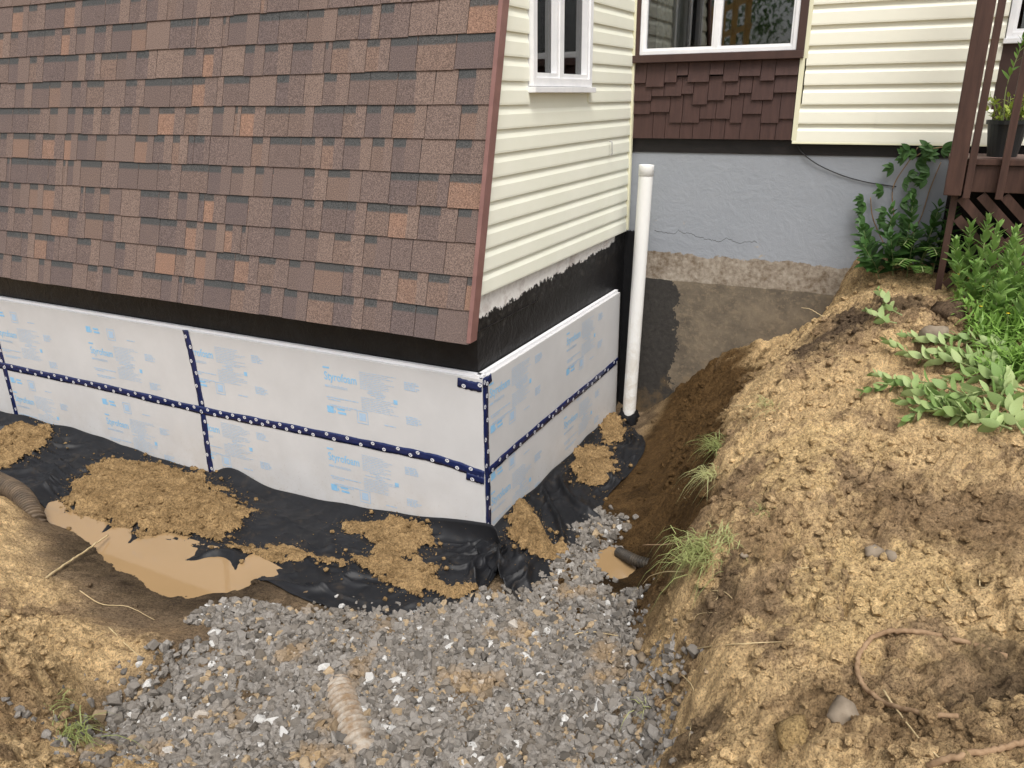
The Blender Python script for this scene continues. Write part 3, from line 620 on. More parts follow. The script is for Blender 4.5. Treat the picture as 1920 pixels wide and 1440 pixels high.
while z < 3.6:
    if n_ < 2:
        lap_board(hs_, 'X', 1.245+.0*n_, 1.80+.01*n_, z, .1335, .005, M['siding_back'], depth=.026); lap_board(hs_, 'X', 1.795+.01*n_, 2.52 if z > 1.3 else 5.9, z, .1335, .005, M['siding_back'], depth=.030)
    else: lap_board(hs_, 'X', 1.285, 2.505, z, .1335, .005, M['siding_back'], depth=.026)
    z += .1335; n_ += 1
MB().box((1.245, -.026, 1.252), (2.6, .012, 1.262)).build('starter_strip', M['trim_cream'], hs_)
MB().box((2.505, -.012, 1.395), (4.4, .011, 1.90)).build('brown_panel', M['brown'], hs_)
rw = sash_window(hs_, 'X', 2.51, 3.6, 1.93, 2.9, .0, 3.05, .035, M['white'], proud=.03)
MB().box((2.50, -.05, 1.897), (3.65, .012, 1.929)).build('sill', M['white'], rw, bevel=.004)
# loose cable on the foundation
mb = MB(); tube(mb, bez([(1.27, .02, 1.25), (1.33, .01, 1.18), (1.45, .012, 1.10), (1.62, .018, 1.03), (1.80, .018, .985), (2.0, .02, .96)]), .0045, 6)
o = mb.build('cable', M['cable'], None, H(0, 2.65, 0), (0, 0, -YAW), True); tag(o, 'thin black cable sagging across the grey foundation wall', 'cable')

# ================================================================== INSULATION BOARDS AND TAPE
def words(mb, x0, x1, z, h, rg, put):
    x = x0
    while x < x1:
        w_ = rg.uniform(.012, .045); put(mb, x, min(x+w_, x1), z, z+h); x += w_+.006
FONT = bpy.data.curves.new('lettering', 'FONT')
def text_geo(s, size, bold=0.):
    cu = bpy.data.curves.new('t', 'FONT'); cu.body = s; cu.size = size; cu.offset = bold; cu.resolution_u = 3; ob = bpy.data.objects.new('t', cu); COL.objects.link(ob)
    dg = bpy.context.evaluated_depsgraph_get(); me = bpy.data.meshes.new_from_object(ob.evaluated_get(dg)); v = [tuple(q.co) for q in me.vertices]; f_ = [tuple(p.vertices) for p in me.polygons]
    bpy.data.objects.remove(ob); bpy.data.curves.remove(cu); bpy.data.meshes.remove(me); return v, f_
TXT = text_geo('Styrofoam', .082, .0012); TXTW = max(p[0] for p in TXT[0])
TXT2 = text_geo('Insulation', .036, .0003)
def print_block(board, axis, a, z, lo, hi, variant, seed, ztop, zbot, basepos):
    """blue print starting at a (along the wall), top of the word at z, clipped to the board; axis 'X' front face, 'Y' right face"""
    rg = random.Random(seed); strong = MB(); faint = MB(); E_ = .0012
    def pt(s_, zz): 
        q = (s_, -E_, zz) if axis == 'X' else (E_, s_, zz); return (q[0]-basepos[0], q[1]-basepos[1], q[2]-basepos[2])
    def put(mb, x0, x1, z0, z1):
        x0, x1 = max(x0, lo), min(x1, hi); z0, z1 = max(z0, zbot), min(z1, ztop)
        if x1 > x0 and z1 > z0: mb.add([pt(x0, z0), pt(x1, z0), pt(x1, z1), pt(x0, z1)], [(0,1,2,3)])
    def putt(mb, T, x, zz, sx=1.):
        v, f_ = T
        for q in f_:
            P = [(x+v[i][0]*sx, zz+v[i][1]) for i in q]
            if all(lo <= p[0] <= hi and zbot <= p[1] <= ztop for p in P): mb.add([pt(*p) for p in P], [tuple(range(len(P)))])
    sx = .268/TXTW
    putt(strong, TXT, a, z-.062, sx); put(strong, a-.005, a+.05, z+.018, z+.03)
    putt(faint, TXT2, a+.05, z-.115)
    words(faint, a-.0, a+.045, z-.113, .014, rg, put)
    for k_, (dz_, x1_) in enumerate([(-.19, .27), (-.205, .12), (-.245, .25), (-.258, .2)]): words(faint, a+.005+.01*k_, a+x1_, z+dz_, .008, rg, put)
    zz = z+.03                                     # column of small print
    while zz > z-.235:
        if z-.135 < zz < z-.085: words(faint, a+.30+rg.uniform(0, .12), a+.33+rg.uniform(.1, .2), zz, .006, rg, put)
        else: words(faint, a+.295, a+.30+rg.uniform(.16, .29), zz, .0042, rg, put)
        zz -= .0125
    put(strong, a+.555, a+.585, z-.15, z-.12)
    for dz_ in (0., -.235):
        for k_ in range(5): words(faint, a+.645, a+.645+rg.uniform(.07, .12), z+.012+dz_-k_*.012, .007, rg, put)
    for dz_ in ((-.285,) if variant == 0 else (.13,)):
        for (s0, s1, t0, t1) in [(0, .055, -.015, .035), (.06, .07, -.01, .01), (.085, .15, .015, .03), (.09, .16, -.012, .004)]: put(strong, a+s0, a+s1, z+dz_+t0, z+dz_+t1)
        q0, q1, w_ = a+.25, a+.34, .008
        for (s0, s1, t0, t1) in [(q0, q1, -.05, -.044), (q0, q1, .038, .044), (q0, q0+.006, -.044, .038), (q1-.006, q1, -.044, .038), (q0+.018, q1-.018, -.03, .026)]: put(faint, s0, s1, z+dz_+t0, z+dz_+t1)
        words(faint, a+.47, a+.56, z+dz_-.03, .008, rg, put)
    if strong.v: strong.build('lettering', M['print'], board)['kind'] = 'stuff'
    if faint.v: faint.build('small_print', M['print_faint'], board)['kind'] = 'stuff'
def board(axis, a0, a1, z0, z1, label, prints, seed):
    base_ = ((a0+a1)/2, 0, z0) if axis == 'X' else (0, (a0+a1)/2, z0)
    o = empty('insulation_board', label, 'foam board', H(*base_), -YAW, 'foam boards fixed round the foundation')
    L_ = (a1-a0)/2-.0015
    if axis == 'X':
        MB().box((-L_, 0, .002), (L_, .05, z1-z0-.002)).build('panel', M['foam_low' if z1 < -.3 else 'foam'], o, bevel=.002); MB().box((-L_, .022, z1-z0-.0015), (L_, .05, z1-z0+.018)).build('tongue', M['foam_edge'], o)
    else:
        MB().box((-.05, -L_, .002), (0, L_, z1-z0-.002)).build('panel', M['foam_low' if z1 < -.3 else 'foam'], o, bevel=.002); MB().box((-.05, -L_, z1-z0-.0015), (-.022, L_, z1-z0+.018)).build('tongue', M['foam_edge'], o)
    for i, (a, z, var) in enumerate(prints): print_block(o, axis, a, z, a0+.004, a1-.004, var, seed+i, z1-.004, z0+.004, base_)
    return o
B0 = 2.44
board('X', -B0, 0, -.58, .03, 'long front foam board between the taped corner and the first vertical tape, upper row', [(-1.21, -.09, 0), (-2.50, -.09, 0)], 10)
board('X', -B0, 0, -1.19, -.58, 'long front foam board between the taped corner and the first vertical tape, lower row', [(-1.245, -.69, 0), (-2.55, -.69, 0)], 20)
board('X', -2*B0, -B0, -.58, .03, 'upper front foam board between the two vertical tape strips', [(-3.62, -.235, 1), (-4.85, -.235, 1)], 30)
board('X', -2*B0, -B0, -1.19, -.58, 'lower front foam board between the two vertical tape strips, bottom behind soil', [(-3.60, -.85, 1), (-4.83, -.85, 1)], 40)
board('X', -3*B0, -2*B0, -.58, .03, 'upper foam board beyond the vertical tape farthest from the corner', [(-6.0, -.235, 1), (-7.2, -.235, 1)], 50)
board('X', -3*B0, -2*B0, -1.19, -.58, 'lower foam board beyond the vertical tape farthest from the corner', [(-6.0, -.85, 1)], 60)
board('Y', .0015, B0+.0015, -.58, .03, 'foam board on the gable side under the peeling parging, upper one', [(.09, -.06, 0), (1.28, -.06, 0)], 70)
board('Y', .0015, B0+.0015, -1.19, -.58, 'foam board on the gable side, lower one with soil piled against it', [(.08, -.80, 1), (1.25, -.72, 1)], 80)
def tape(label, pts, width, face, marks=True, seed=0):
    """pts in house frame (X, Y, z) along the strip; face 'X' = front, 'Y' = right side"""
    rg = random.Random(seed); P = bez(pts, 14); base_ = np.array(pts[0], float); n = len(P); vs = []
    nrm = np.array([0, -1, 0.]) if face == 'X' else np.array([1., 0, 0])
    for i, p in enumerate(P):
        t = P[min(i+1, n-1)]-P[max(i-1, 0)]; t /= np.linalg.norm(t); s_ = np.cross(nrm, t); wv = width*(1+.07*math.sin(i*.9+seed)+rg.uniform(-.04, .04))
        for q in (-1, -.33, .33, 1): vs.append(p-base_+s_*q*wv/2+nrm*(.0022+.0012*rg.random()))
    fs = [(4*i+j, 4*i+j+1, 4*i+j+5, 4*i+j+4) for i in range(n-1) for j in range(3)]
    o = link('seam_tape', mesh('seam_tape', vs, fs, M['tape'], True), None, H(*base_), (0, 0, -YAW)); tag(o, label, 'tape', 'navy tape strips on the foam boards')
    md = o.modifiers.new('thickness', 'SOLIDIFY'); md.thickness = .0008; md.offset = 0
    mk = MB(); mk2 = MB(); L_ = 0; nxt = .05; side = 1
    for i in range(n-1):
        sg = np.linalg.norm(P[i+1]-P[i]); L_ += sg
        if L_ > nxt:
            nxt += .095+rg.uniform(-.022, .022); side = -side; t = (P[i+1]-P[i])/sg; s_ = np.cross(nrm, t); c = P[i]-base_+s_*side*width*.22+nrm*.0045
            R_ = .0125; ring = [c+R_*(math.cos(a)*t*1.15+math.sin(a)*s_) for a in np.linspace(0, 2*math.pi, 14, endpoint=False)]; mk.add(ring, [tuple(range(14))])
            for bx_, by_ in ((-.45, .2), (.0, -.25), (.42, .2)):
                r2 = [c+nrm*.0006+(bx_*R_)*t*.9+by_*R_*s_+R_*.2*(math.cos(a)*t+1.9*math.sin(a)*s_) for a in np.linspace(0, 2*math.pi, 6, endpoint=False)]; mk2.add(r2, [tuple(range(6))])
    if mk.v: q = mk.build('printed_mark', M['tape_white'], o); q['kind'] = 'stuff'; mk2.build('mark_symbol', M['tape'], q)['kind'] = 'stuff'
    return o
tape('navy tape along the long horizontal seam of the front foam boards', [(-7.2, 0, -.585), (-4.88, 0, -.59), (-3.6, 0, -.58), (-2.44, 0, -.59), (-1.6, 0, -.575), (-.8, 0, -.565), (-.35, 0, -.565), (0, 0, -.605)], .062, 'X', seed=1)
tape('navy vertical tape on the front boards covering the first letter of a printed word', [(-2.475, 0, .035), (-2.45, 0, -.2), (-2.43, 0, -.55), (-2.44, 0, -.9), (-2.44, 0, -1.17)], .058, 'X', seed=2)
tape('navy vertical tape on the front boards, farthest from the house corner', [(-4.89, 0, .03), (-4.88, 0, -.4), (-4.87, 0, -1.17)], .058, 'X', seed=3)
tape('navy tape running down the outer corner of the foam boards', [(.0015, .035, .035), (.0015, .03, -.4), (.0015, .034, -.8), (.0015, .03, -1.18)], .062, 'Y', seed=4)
tape('short piece of navy tape at the top of the corner on the front board', [(-.17, 0, -.012), (-.09, 0, -.02), (-.001, 0, -.022)], .06, 'X', seed=5)
tape('short folded piece of navy tape at the corner just under the long seam', [(-.13, -.002, -.635), (-.06, -.002, -.64), (-.001, -.002, -.645)], .05, 'X', seed=6)
tape('navy tape along the seam of the gable side foam boards', [(.002, .05, -.60), (.002, .4, -.585), (.002, 1.2, -.58), (.002, 1.9, -.585), (.002, 2.44, -.58)], .055, 'Y', seed=7)
tape('short tab of navy tape at the top of the corner on the gable side', [(.0025, .002, .005), (.0025, .05, .0), (.0025, .11, .01)], .055, 'Y', seed=8)

# ================================================================== WHITE STANDPIPE
pb = np.array([.15, 2.35, -1.14]); pt_ = np.array([.20, 2.38, 1.09])
sp_ = empty('standpipe', 'tall white plastic pipe standing in the corner of the trench', 'pipe', H(*pb))
dv = H(*pt_)-H(*pb)
mb = MB(); vs = []; ax = dv/np.linalg.norm(dv); s1 = np.cross(ax, [0, 1., 0]); s1 /= np.linalg.norm(s1); s2 = np.cross(s1, ax)
def ring_tube(mb, prof, seg=28):
    v = [ax*h+r_*(math.cos(2*math.pi*k/seg)*s1+math.sin(2*math.pi*k/seg)*s2) for r_, h in prof for k in range(seg)]
    mb.add(v, [(i*seg+k, i*seg+(k+1) % seg, (i+1)*seg+(k+1) % seg, (i+1)*seg+k) for i in range(len(prof)-1) for k in range(seg)])
Lp = np.linalg.norm(dv); ring_tube(mb, [(.057, 0), (.057, Lp-.10), (.057, Lp-.02), (.055, Lp-.02), (.051, Lp-.02), (.051, Lp-.4)]); mb.build('pipe_shaft', M['pvc'], sp_, smooth=True)
mb = MB(); ring_tube(mb, [(.0575, Lp-.085), (.0598, Lp-.084), (.0602, Lp-.003), (.0592, Lp), (.056, Lp), (.054, Lp-.02)]); mb.build('collar', M['pvc'], sp_, smooth=True)
mb = MB()
for i in range(26):     # crumpled plastic round the foot
    h0 = .02+.1*i/26
v = []; seg = 30; prof = [(.062, .0), (.085, .02), (.075, .05), (.09, .075), (.072, .11), (.066, .13)]
for r_, h in prof:
    for k in range(seg):
        a = 2*math.pi*k/seg; rr = r_*(1+.22*pn(np.array(k*.45+h*30), np.array(h*40), 3)+.1*math.sin(3*a+h*50)); v.append(ax*(h+.02*math.sin(2*a+1))+rr*(math.cos(a)*s1+math.sin(a)*s2))
mb = MB().add(v, [(i*seg+k, i*seg+(k+1) % seg, (i+1)*seg+(k+1) % seg, (i+1)*seg+k) for i in range(len(prof)-1) for k in range(seg)]); mb.build('pipe_wrap', M['fabric'], sp_, smooth=True)

# ================================================================== FABRIC SHEETS
def interp(pts, s):
    xs_ = [p[0] for p in pts]; return np.interp(s, xs_, [p[1] for p in pts])
def sheet(name, label, inner, outer, nu, nv, seed, lift=.02, wr=.022, ztop=None):
    """ruled between two polylines (world xyz), draped on the ground and wrinkled"""
    I = np.array(bez(inner, 12)); O = np.array(bez(outer, 12))
    def rs(P, n): d = np.r_[0, np.cumsum(np.linalg.norm(np.diff(P, axis=0), axis=1))]; t = np.linspace(0, d[-1], n); return np.stack([np.interp(t, d, P[:, k]) for k in range(3)], -1)
    I = rs(I, nu); O = rs(O, nu); V = []
    for j in range(nv):
        t = j/(nv-1); P = I*(1-t)+O*t; u = np.linspace(0, 1, nu)*np.linalg.norm(I[-1]-I[0]); wv = t*np.linalg.norm(O[nu//2]-I[nu//2])
        gz_ = base_z(P[:, 0], P[:, 1]); drop = np.exp(-wv/.07)
        z = np.maximum(gz_, -1.16)+lift*np.sin(np.pi*min(t*1.1, 1))+.004
        if ztop is not None: z = z*(1-drop)+(I[:, 2]+.02*pn(u*3, u*0+3, seed))*drop
        q = u*1.0+wv*.8; w2 = np.full_like(u, wv)
        ridg = 1-np.abs(pn(q*2.2+.6*pn(u*2, w2*2, seed+4), w2*.9-u*.5, seed)); fold = wr*(ridg**7)*1.5*(.3+.7*sst(-.4, .3, pn(u*.9, w2*1.3, seed+6)))
        ridg2 = 1-np.abs(pn(u*2.1-w2*3.0, w2*7+u*1.2+.5*pn(u*4, w2*4, seed+9), seed+1)); fold2 = wr*1.0*ridg2**10*(.25+.75*sst(-.3, .4, pn(u*1.1+5, w2*1.5, seed+7)))
        fine = .009*(1-np.abs(pn(u*5.5+w2*4, w2*3-u*2, seed+11)))**6+.004*fbm(u*9, w2*14, 3, seed+2)
        env = min(1, t*6)*(.35+.65*min(1, (1-t)*5))
        V.append(np.stack([P[:, 0], P[:, 1], z+(fold+fold2+fine)*env], -1))
    V = np.concatenate(V); c = V.mean(0); idx = np.arange(nu*nv).reshape(nv, nu); f_ = np.stack([idx[:-1, :-1], idx[:-1, 1:], idx[1:, 1:], idx[1:, :-1]], -1).reshape(-1, 4)
    o = link(name, np_mesh(name, V-c, f_, M['fabric']), None, c); md = o.modifiers.new('thickness', 'SOLIDIFY'); md.thickness = .003; md.offset = 1
    tag(o, label, 'fabric'); return V.reshape(nv, nu, 3)
zf = -1.10
S2 = sheet('landscape_fabric', 'crumpled black fabric strip along the gable side foam boards', [H(-.02, -.12, -1.05), H(.012, .3, -1.0), H(.012, .8, -1.02), H(.012, 1.3, -1.03), H(.012, 1.9, -1.03), H(.012, 2.3, -1.04)],
      [at(980, 1135, zf), at(1030, 1088, zf), at(1060, 1045, zf), at(1122, 985, zf), at(1138, 935, zf), at(1208, 862, zf), at(1190, 805, zf)], 190, 64, 30, .03, .045, True)
S1 = sheet('landscape_fabric', 'long black fabric sheet spread along the front foam boards', [H(-5.9, -.012, -1.04), H(-5, -.012, -1.05), H(-4, -.012, -1.04), H(-3, -.012, -1.10), H(-2.5, -.012, -1.11), H(-2.2, -.012, -1.02), H(-1.8, -.012, -1.10), H(-1, -.012, -1.06), H(-.4, -.012, -1.0), H(.02, -.012, -.925), H(.13, -.06, -1.0)],
      [H(-5.9, -.75, zf), at(-20, 905, zf), at(60, 935, zf), at(190, 1000, zf), at(330, 1045, zf), at(480, 1080, zf), at(560, 1125, zf), at(640, 1150, zf), at(700, 1152, zf), at(860, 1142, zf), at(912, 1100, zf), at(955, 1040, zf)], 420, 100, 60, .04, .042, True)

# ------------------------------------------------------------------ soil heaps lying on the fabric
def heap(label, poly, hgt, seed, ragged=.5, zoff=.03, mat='heap', zfun=None, dens=2600):
    W = np.array([at(px, py, -1.06)[:2] for px, py in poly]); c = W.mean(0); lo = W.min(0)-.2; hi = W.max(0)+.2; st = .009
    xs_ = np.arange(lo[0], hi[0], st); ys_ = np.arange(lo[1], hi[1], st); X, Y = np.meshgrid(xs_, ys_)
    d = np.full(X.shape, 9.)
    for i in range(len(W)):
        a, b = W[i], W[(i+1) % len(W)]; ab = b-a; t = np.clip(((X-a[0])*ab[0]+(Y-a[1])*ab[1])/(ab@ab), 0, 1); d = np.minimum(d, np.hypot(X-a[0]-t*ab[0], Y-a[1]-t*ab[1]))
    ins = inpoly(X, Y, W); sd_ = np.where(ins, d, -d)+.10*ragged*fbm((X*NX[0]+Y*NX[1])*5, (X*NY[0]+Y*NY[1])*13, 5, seed)-.014
    top = np.clip(sd_/.2, 0, 1)**.8*hgt*.72; q1 = X+.02*fbm(X*18, Y*18, 2, 3); q2 = Y+.02*fbm(X*18, Y*18, 2, 4); f1, fb = worley(q1*17, q2*17, seed); f3, fd = worley(q1*40, q2*40, seed+1)
    g_ = fab_z(X, Y); Z = g_+top*(1+.5*fbm(X*5, Y*5, 3, seed+2))+(.022*np.minimum(fb-f1, .4)+.014*np.minimum(fd-f3, .4))*sst(0, .03, sd_)+.007*(np.random.default_rng(seed).random(X.shape)-.5)-.004
    keep_ = sd_ > 0; idx = -np.ones(X.shape, int); cell = keep_[:-1, :-1] & keep_[:-1, 1:] & keep_[1:, 1:] & keep_[1:, :-1]
    used = np.zeros_like(keep_); used[:-1, :-1] |= cell; used[:-1, 1:] |= cell; used[1:, 1:] |= cell; used[1:, :-1] |= cell; idx[used] = np.arange(used.sum())
    V = np.stack([X[used], Y[used], Z[used]], -1); f_ = np.stack([idx[:-1, :-1][cell], idx[:-1, 1:][cell], idx[1:, 1:][cell], idx[1:, :-1][cell]], -1)
    n = int(dens*max(.05, keep_.sum()*st*st)); rg = np.random.default_rng(seed); ii = np.nonzero((sd_ > -.05).ravel())[0]; jj = np.nonzero((sd_ > -.16).ravel())[0]; ii = np.concatenate([rg.choice(ii, int(n*.86)), rg.choice(jj, n-int(n*.86))])
    px_ = X.ravel()[ii]+rg.uniform(-st, st, n); py_ = Y.ravel()[ii]+rg.uniform(-st, st, n); pz_ = np.where(keep_.ravel()[ii], Z.ravel()[ii], g_.ravel()[ii]); sz_ = np.clip(.0025+.003*rg.pareto(2.3, n), .0025, .016)
    v2, t2, _ = crumbs(px_, py_, pz_, sz_, np.zeros((n, 3)))
    base_ = np.array([c[0], c[1], float(np.nanmin(V[:, 2]))]); allv = np.concatenate([V, v2])-base_
    me = bpy.data.meshes.new('soil_heap'); me.from_pydata(allv.tolist(), [], [tuple(q) for q in f_.tolist()]+[tuple(q) for q in (t2+len(V)).tolist()]); me.polygons.foreach_set('use_smooth', [True]*len(me.polygons)); me.materials.append(M[mat]); me.update()
    o = link('soil_heap', me, None, base_); tag(o, label, 'soil heap', 'heaps of loose soil on the black fabric'); return o
_pts = np.concatenate([S1.reshape(-1, 3), S2.reshape(-1, 3)])
_cell = .03; _gh = {}
for p in _pts:
    k_ = (int(math.floor(p[0]/_cell)), int(math.floor(p[1]/_cell))); _gh[k_] = max(_gh.get(k_, -9), p[2])
def fab_z(X, Y):
    out = base_z(X, Y)+.01; kx = np.floor(X/_cell).astype(int); ky = np.floor(Y/_cell).astype(int)
    for i in np.ndindex(X.shape):
        z_ = _gh.get((kx[i], ky[i]))
        if z_ is not None: out[i] = z_
    # soften
    for _ in range(2): out = (out+np.roll(out, 1, 0)+np.roll(out, -1, 0)+np.roll(out, 1, 1)+np.roll(out, -1, 1))/5
    return out
heap('small heap of tan soil on the fabric against the boards by the far vertical tape', [(-60,830),(0,805),(50,790),(100,795),(95,825),(60,845),(10,865),(-60,880)], .06, 1)
heap('broad tan soil heap on the fabric beside the large puddle', [(100,940),(130,900),(190,855),(250,850),(330,862),(385,872),(400,895),(430,910),(480,950),(450,985),(400,1000),(330,990),(250,985),(170,965)], .075, 2, .7)
heap('thin streak of soil crumbs on the fabric joining the heaps', [(420,1005),(480,1010),(560,1010),(600,1030),(660,1045),(640,1062),(560,1042),(480,1030),(420,1015)], .018, 3, .9)
heap('tan soil heap on the front fabric below the printed word next to the corner', [(640,970),(700,962),(780,975),(822,1000),(815,1030),(790,1020),(770,1035),(810,1050),(830,1080),(890,1090),(900,1105),(840,1115),(760,1105),(690,1075),(640,1050),(680,1040),(700,1010),(650,990)], .045, 4, .6)
heap('rounded tan soil heap at the foot of the taped corner', [(948,965),(985,945),(1020,975),(1040,1010),(1060,1000),(1068,1030),(1030,1048),(990,1045),(950,1010)], .07, 5, .4)
heap('tan soil heap against the middle of the gable side boards', [(1062,880),(1075,845),(1110,830),(1150,850),(1160,880),(1130,912),(1085,905)], .075, 6, .4)
heap('soil heap at the end of the gable boards beside the white pipe', [(1118,800),(1130,775),(1165,778),(1172,800),(1175,830),(1130,835)], .07, 7, .4)

# ================================================================== CORRUGATED DRAIN PIPES
def corrugated(label, pts, r, pitch, mat, hollow=False):
    P = bez(pts, 40); P = np.array(P); d = np.r_[0, np.cumsum(np.linalg.norm(np.diff(P, axis=0), axis=1))]; n = int(d[-1]/pitch*10); t = np.linspace(0, d[-1], n)
    Q = np.stack([np.interp(t, d, P[:, k]) for k in range(3)], -1); base_ = Q[0].copy(); Q = Q-base_; mb = MB()
    tube(mb, Q, r, 22, rfun=lambda u: r*(1+.19*np.tanh(.4+2.2*math.sin(u*d[-1]/pitch*2*math.pi))), cap=False)
    o = mb.build('drain_pipe', M[mat], None, base_, smooth=True); md = o.modifiers.new('wall', 'SOLIDIFY'); md.thickness = .003; tag(o, label, 'drain pipe'); return o
def gp(px, py, z): return at(px, py, z)
corrugated('muddy pale corrugated drain pipe half buried in the gravel', [gp(628,1275,-1.15)+np.array([-.03,.1,-.05]), gp(640,1305,-1.095), gp(655,1350,-1.085), gp(674,1395,-1.10), gp(690,1430,-1.2)], .062, .036, 'corr')
corrugated('brown muddy corrugated drain pipe lying by the large puddle', [gp(-60,880,-.98), gp(0,905,-1.0), gp(40,930,-1.02), gp(65,975,-1.08), gp(75,1010,-1.2)], .06, .028, 'corr_brown')
corrugated('black corrugated drain pipe end sticking out of the bank at the small puddle', [gp(1160,1035,-1.16), gp(1195,1052,-1.12), gp(1240,1062,-1.10), gp(1290,1070,-1.05)], .031, .018, 'corr_black')

# ================================================================== DECK
dk_ = empty('deck', 'dark brown wooden deck with railing and lattice skirt beside the cream siding', 'deck', H(2.3, 2.1, 0), -YAW)
# local: X right from 2.3, Y from the front face (0) back to the wall (.53), z world
MB().box((.03, 0, 1.0), (2.6, .04, 1.165)).build('rim_joist', M['deckwood'], dk_, bevel=.004)
MB().box((.03, .041, 1.0), (.07, .52, 1.165)).build('rim_joist', M['deckwood'], dk_)
for i in range(4): MB().box((.0, -.02+.136*i, 1.168), (2.6, -.02+.136*i+.130, 1.205)).build('deck_board', M['deckfloor' if i > 0 else 'deckwood'], dk_, bevel=.004)
MB().box((.045, .016, .3), (.085, .05, 1.0)).build('skirt_post', M['deckwood'], dk_)
MB().box((-.005, -.075, .98), (.095, -.0215, 3.2)).build('post', M['deckwood'], dk_, bevel=.006)
for xx in (.105, .285, .465, .645): MB().box((xx, -.062, .965), (xx+.042, -.022, 3.2)).build('baluster', M['deckwood'], dk_, bevel=.003)
for k_ in range(9):
    for sgn in (1, -1):
        x0 = .1+k_*.13 if sgn > 0 else .55+k_*.13; yy = .004 if sgn > 0 else .012
        p0 = np.array([x0, yy, .38]); p1 = np.array([x0+sgn*.6, yy, .98]); dd = np.array([.02, 0, -.02*sgn])
        q0, q1 = p0, p1
        if p1[0] < .1: tt = (p0[0]-.1)/(p0[0]-p1[0]); q1 = p0+(p1-p0)*tt
        MB().prism([-dd, dd, dd+np.array([0, .008, 0]), -dd+np.array([0, .008, 0])], q0, q1).build('lattice_slat', M['deckwood'], dk_)
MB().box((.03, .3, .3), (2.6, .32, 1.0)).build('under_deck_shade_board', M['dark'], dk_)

# ================================================================== PLANTS
def leaf_me(name, L_, W_, mat, fold=.25, curl=.15, n=5, serr=0):
    v = []; f_ = []
    for i in range(n+1):
        t = i/n; w_ = W_/2*math.sin(math.pi*min(1, t**.8*1.0))**.8 if 0 < i < n else 0.002
        if serr and i % 2: w_ *= 1-serr
        z_ = -curl*L_*t*t; v += [(-w_, t*L_, z_+fold*w_), (0, t*L_, z_), (w_, t*L_, z_+fold*w_)]
    for i in range(n):
        a = 3*i; f_ += [(a, a+1, a+4, a+3), (a+1, a+2, a+5, a+4)]
    return mesh(name, v, f_, mat, True)
LF = {}
LF['sedum'] = [leaf_me('leaf', 1, .46, M['leaf_sedum'], .2, .25), leaf_me('leaf', 1, .4, M['leaf_sedum'], .3, .1)]
LF['wilt'] = [leaf_me('leaf', 1, .5, M['leaf_wilt'], .15, .3), leaf_me('leaf', 1, .44, M['leaf_wilt'], .3, .05), leaf_me('leaf', 1, .52, M['leaf_wilt'], .05, -.2)]
LF['dark'] = [leaf_me('leaf', 1, .5, M['leaf_dark'], .2, .25), leaf_me('leaf', 1, .42, M['leaf_dark'], .3, .1)]
LF['fern'] = [leaf_me('leaf', 1, .30, M['leaf_fern'], .1, .1, 8, .35)]
LF['lime'] = [leaf_me('leaf', 1, .6, M['leaf_lime'], .2, .2)]
LF['weed'] = [leaf_me('leaf', 1, .3, M['leaf_weed'], .2, .3), leaf_me('leaf', 1, .4, M['leaf_weed'], .2, .1)]
def orient(d, up):
    y = Vector(d).normalized(); z = Vector(up)-y*Vector(up).dot(y)
    if z.length < .01: z = Vector((1, 0, 0))-y*y.x
    z.normalize(); x = y.cross(z); return Matrix((x, y, z)).transposed()
def put_leaf(kind, parent, p, d, up, size, name='leaf'):
    me = random.choice(LF[kind]); o = link(name, me, parent); o.matrix_local = Matrix.Translation(Vector(p)) @ orient(d, up).to_4x4() @ Matrix.Diagonal((size, size, size, 1)); return o
def rv(s=1.): return np.array([random.gauss(0, s), random.gauss(0, s), random.gauss(0, s)])
def stalk(parent, pts, r, kind, n, size, spread=.8, whorl=1, t0=.15, tip=True, taper=.55, mat='stem'):
    P = np.array(bez(pts, 8)); mb = MB(); tube(mb, P, r, 6, rfun=lambda u: r*(1-.55*u)); mb.build('stem', M[mat], parent, smooth=True)
    for i in range(n):
        t = t0+(1-t0)*(i/(n-1)); k_ = t*(len(P)-1); a = int(min(k_, len(P)-2)); p = P[a]+(P[a+1]-P[a])*(k_-a); ax_ = P[a+1]-P[a]; ax_ = ax_/np.linalg.norm(ax_)
        for w_ in range(whorl):
            ang = i*2.4+w_*2*math.pi/whorl+random.uniform(-.3, .3); s_ = np.cross(ax_, [.3, .2, 1.]); s_ /= np.linalg.norm(s_)+1e-9; q = np.cross(ax_, s_)
            out = math.cos(ang)*s_+math.sin(ang)*q; tilt = spread*(1-.55*t); d = out*tilt+ax_*(1-.4*tilt)+rv(.08)
            put_leaf(kind, parent, p, d, ax_+out*-.2, size*(1-taper*t*t)*random.uniform(.8, 1.15))
def plant(name, label, cat, loc, group=None): return empty(name, label, cat, loc, 0, group)
